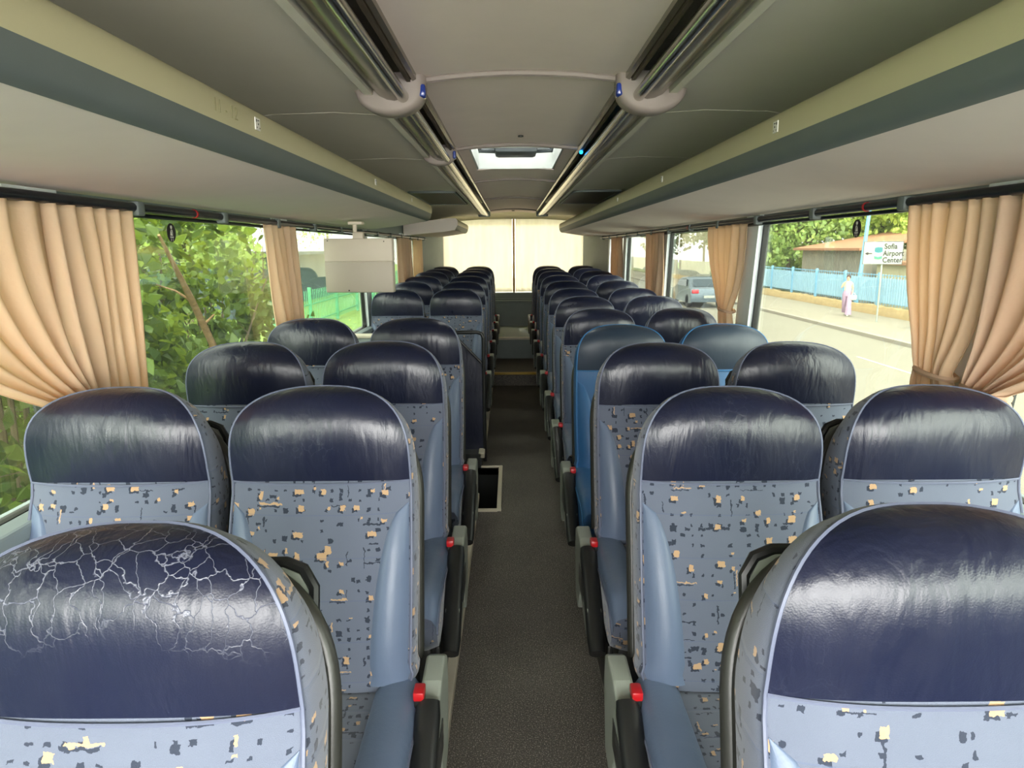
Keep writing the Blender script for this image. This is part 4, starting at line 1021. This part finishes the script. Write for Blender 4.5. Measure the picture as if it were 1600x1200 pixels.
bush('large leafy bush pressed close to the first left window', -3.3, 1.3, 0.8, 1.3, 3.4, 5200, 0.13, 'near_leaves', 31)
bush('leafy climbing bush behind the left seat belt sticker', -3.5, 4.6, 0.9, 1.5, 3.7, 8500, 0.135, 'near_leaves', 32)
bush('leafy bush seen through the second left window', -4.2, 7.7, 1.1, 1.6, 3.8, 8500, 0.135, 'near_leaves', 33)
bush('last leafy bush before the green fence begins', -4.6, 10.2, 1.0, 0.9, 3.6, 3600, 0.11, 'mid_leaves', 34)
bush('tall dark foliage behind the near left bushes', -6.8, 6.0, 1.6, 4.5, 4.6, 13000, 0.20, 'dark_leaves', 35, 24)
bush('tall bright foliage behind the far part of the left bushes', -8.8, 13.0, 1.4, 3.0, 4.8, 6000, 0.17, 'mid_leaves', 36, 18)
tag(B().tube([(-2.30, 4.60, 1.60), (-2.33, 5.03, 1.17), (-2.36, 5.40, 0.78), (-2.5, 5.5, -1.43)], [0.010, 0.024, 0.028, 0.032], 9).tube([(-2.335, 5.06, 1.14), (-2.42, 5.0, 1.22), (-2.5, 4.9, 1.27)], [0.012, 0.008, 0.004], 6).tube([(-2.35, 5.25, 0.95), (-2.3, 5.33, 1.02)], [0.012, 0.006], 6).build('bare_branch', 'cut_bark'), 'bare pale broken branch among the leaves outside the left window', 'branch')
# green fence, dark building with air conditioner
t = thing('green_fence', 'green metal picket fence beyond the left bushes', 'fence', (-7.5, 22, G))
y = 0
while y < 40:
    B().box((-0.06, y - 0.06, 0), (0.06, y + 0.06, 1.55)).build('post', 'green_paint', t, False)
    b = B(); yy = y + 0.2
    while yy < y + 3.9: b.box((-0.012, yy, 0.1), (0.012, yy + 0.03, 1.45)); yy += 0.24
    b.box((-0.02, y, 0.25), (0.02, y + 4, 0.30)); b.box((-0.02, y, 0.9), (0.02, y + 4, 0.95)); b.build('bar_panel', 'green_paint', t, False); y += 4.0
t = thing('grey_building', 'dark grey building behind the green fence', 'building', (-13.5, 40, G - 0.02))
B().box((-5, -10, 0), (1.5, 14, 2.7)).build('wall', 'dark_render', t, False); B().box((-5.2, -10.3, 2.68), (2.2, 14.2, 2.85)).build('roof', 'dark_render', t, False); B().box((-5, -9.95, 0.9), (-3.9, -9.9, 2.0)).build('window', 'car_glass', t, False)
t = thing('air_conditioner', 'white air conditioner unit on the dark grey building', 'air conditioner', (-12.75, 29.6, G + 2.95))
B().box((-0.55, -0.2, 0), (0.55, 0.2, 0.75), 0.03).build('casing', 'white_plastic', t); B().disc((0.12, -0.21, 0.37), 0.27, 'y', 0.02, 24).build('fan_grille', 'grey_plastic', t)
b = B(); b.box((-0.5, -0.15, -0.12), (-0.44, 0.15, 0)); b.box((0.44, -0.15, -0.12), (0.5, 0.15, 0)); b.build('bracket', 'grey_plastic', t, False)
for k, (x, y, h, r) in enumerate(((-16, 62, 12, 6), (-24, 48, 12, 7), (-12, 26, 6.5, 2.2), (-14, 19, 8, 3.6))):
    tree('tree', ['far tree beyond the grey building roof', 'wide tree left of the grey building', 'small tree beside the green fence', 'leafy tree between bushes and the grey building'][k], x, y, h, r, 4500, 0.28, 'mid_leaves', 0.13, seed=50 + k, group='trees beyond the left bushes')

# car on the street
t = thing('parked_car', 'dark grey car standing on the street, seen from behind', 'car', (9.5, 36, G)); W = 0.86
side_prof = [(-2.15, 0.30), (-2.2, 0.62), (-2.12, 0.95), (-1.75, 1.02), (-1.2, 1.38), (-0.4, 1.46), (0.5, 1.40), (1.15, 1.0), (2.0, 0.82), (2.2, 0.55), (2.15, 0.30)]
b = B(); rows = []
for u in (-1, -0.92, -0.6, 0, 0.6, 0.92, 1):
    rows.append([(u * W * (1 - (0.16 if z > 1.0 else 0) * (z - 1.0) / 0.46 if z > 1.0 else 1), y * (1 - 0.04 * u * u), z - (0.06 if abs(u) == 1 else 0)) for y, z in side_prof])
b.grid(rows, close=True); b.add(rows[0], [tuple(range(11))]); b.add(rows[-1], [tuple(range(11))]); b.build('body', 'car_paint', t, True, 35)
B().add([(-0.66, -1.79, 1.04), (0.66, -1.79, 1.04), (0.58, -1.28, 1.37), (-0.58, -1.28, 1.37)], [(0, 1, 2, 3)]).build('rear_window', 'car_glass', t, False)
for s in (-1, 1):
    B().add([(s * 0.868, -1.2, 1.02), (s * 0.868, 0.9, 1.0), (s * 0.80, 0.4, 1.33), (s * 0.80, -0.9, 1.35)], [(0, 1, 2, 3)]).build('side_window', 'car_glass', t, False)
    B().box((s * 0.66 - 0.16, -2.2, 0.72), (s * 0.66 + 0.16, -2.08, 0.90), 0.03).build('tail_lamp', 'tail_lamp', t)
    for yy in (-1.35, 1.4): B().disc((s * 0.76, yy, 0.32), 0.32, 'x', 0.2, 20).build('wheel', 'tyre', t)
B().box((-0.26, -2.225, 0.5), (0.26, -2.19, 0.62)).build('number_plate', 'sign_white', t)

# pedestrian
t = thing('person', 'woman in cream top and lilac wide trousers walking, hand at her mouth', 'person', (13.62, 28.5, G + 0.12), math.radians(-35))
me = bpy.data.meshes.new('body')
J = {'pel': (0, 0, 0.92, .105, .085), 'wst': (0, 0, 1.08, .090, .07), 'chs': (0, 0, 1.26, .115, .08), 'nk0': (0, 0, 1.38, .055, .05), 'nk1': (0, -.01, 1.43, .045, .045),
     'hdb': (0, -.02, 1.47, .065, .072), 'hd': (0, -.02, 1.54, .072, .085), 'hdt': (0, -.01, 1.60, .05, .06),
     'sL': (.15, 0, 1.34, .042, .042), 'eL': (.20, -.02, 1.08, .034, .034), 'wL': (.19, -.12, .87, .024, .024), 'kL2': (.19, -.15, .80, .028, .018),
     'sR': (-.15, 0, 1.34, .042, .042), 'eR': (-.21, -.13, 1.14, .034, .034), 'wR': (-.07, -.17, 1.37, .023, .023), 'mR': (-.03, -.15, 1.43, .026, .018),
     'hL': (.09, 0, .88, .075, .075), 'knL': (.10, -.14, .49, .052, .052), 'anL': (.10, -.16, .09, .034, .034), 'toL': (.10, -.30, .035, .034, .028),
     'hR': (-.09, 0, .88, .075, .075), 'knR': (-.09, .06, .48, .052, .052), 'anR': (-.09, .34, .16, .034, .034), 'toR': (-.09, .30, .035, .034, .026)}
keys = list(J); E = [('pel', 'wst'), ('wst', 'chs'), ('chs', 'nk0'), ('nk0', 'nk1'), ('nk1', 'hdb'), ('hdb', 'hd'), ('hd', 'hdt'), ('chs', 'sL'), ('sL', 'eL'), ('eL', 'wL'), ('wL', 'kL2'), ('chs', 'sR'), ('sR', 'eR'), ('eR', 'wR'), ('wR', 'mR'),
                     ('pel', 'hL'), ('hL', 'knL'), ('knL', 'anL'), ('anL', 'toL'), ('pel', 'hR'), ('hR', 'knR'), ('knR', 'anR'), ('anR', 'toR')]
me.from_pydata([J[k][:3] for k in keys], [(keys.index(a), keys.index(c)) for a, c in E], [])
po = bpy.data.objects.new('body', me); COL.objects.link(po); po.parent = t; me.materials.append(M['skin'])
sk = po.modifiers.new('skin', 'SKIN'); po.modifiers.new('sub', 'SUBSURF').levels = 2; po.modifiers['sub'].render_levels = 2
for k, v in enumerate(me.skin_vertices[0].data): v.radius = J[keys[k]][3:5]; v.use_root = (k == 0)
def ell_rows(pts):       # (centre, rx, ry)
    return [[(c[0] + rx * math.cos(2 * PI * q / 14), c[1] + ry * math.sin(2 * PI * q / 14), c[2]) for q in range(14)] for c, rx, ry in pts]
b = B(); b.grid(ell_rows([((0, 0, 1.40), .07, .06), ((0, 0, 1.37), .15, .085), ((0, 0, 1.28), .165, .105), ((0, 0, 1.15), .13, .095), ((0, 0, 1.03), .125, .10), ((0, 0, 0.99), .12, .095)]), close=True); b.build('top', 'cream_cloth', t)
b = B(); b.grid(ell_rows([((0, 0, 1.03), .125, .10), ((0, 0, .95), .17, .125), ((0, 0, .86), .18, .13), ((0, 0, .80), .175, .12)]), close=True)
b.grid(ell_rows([((.085, 0, .90), .10, .115), ((.10, -.08, .70), .10, .11), ((.10, -.14, .48), .10, .11), ((.105, -.15, .25), .115, .125), ((.105, -.15, .07), .13, .145)]), close=True)
b.grid(ell_rows([((-.085, 0, .90), .10, .115), ((-.09, .03, .70), .10, .11), ((-.09, .08, .48), .10, .11), ((-.09, .22, .28), .115, .12), ((-.09, .33, .11), .13, .12)]), close=True); b.build('trousers', 'lilac_cloth', t)
b = B(); b.ball((0, 0.012, 1.565), (.082, .092, .098)); b.ball((0, .095, 1.55), (.045, .05, .05)); b.build('hair', 'hair', t)
b = B(); b.ball((0, -.095, 1.535), (.014, .02, .02)); b.build('nose', 'skin', t)
for s in (-1, 1): B().ball((s * .028, -.093, 1.555), (.012, .008, .007)).build('eye', 'ink', t)
B().ball((0, -.098, 1.505), (.022, .008, .007)).build('mouth', 'tail_lamp', t)
b = B(); b.ball((.10, -.21, .035), (.045, .11, .04)); b.build('shoe', 'white_plastic', t); b = B(); b.ball((-.09, .32, .06), (.045, .10, .045)); b.build('shoe', 'white_plastic', t)
for s, (wx, wy, wz), dirs in ((1, (.19, -.15, .80), (0, -.2, -1)), (-1, (-.03, -.15, 1.43), (.5, .1, .9))):
    b = B(); d = Vector(dirs).normalized()
    for q in range(5):
        off = Vector(((q - 2) * .016, 0.0, 0)) if s > 0 else Vector((0, (q - 2) * .014, (q - 2) * .006)); L_ = (.045, .07, .078, .07, .055)[q]
        p = Vector((wx, wy, wz)) + off; b.tube([p, p + d * L_ * .5, p + d * L_ + Vector((0, -.01, 0))], [.009, .008, .006], 6)
    b.build('hand', 'skin', t)
t2 = thing('handbag', 'small white bag held by the walking woman', 'bag', (13.76, 28.27, G + 0.78))
b = B(); b.box((-0.12, -0.05, 0), (0.12, 0.05, 0.19), 0.03); b.build('pouch', 'white_plastic', t2); b = B(); b.tube([(-0.08, 0, 0.18), (-0.05, 0, 0.27), (0.05, 0, 0.27), (0.08, 0, 0.18)], 0.01, 6); b.build('strap', 'white_plastic', t2)
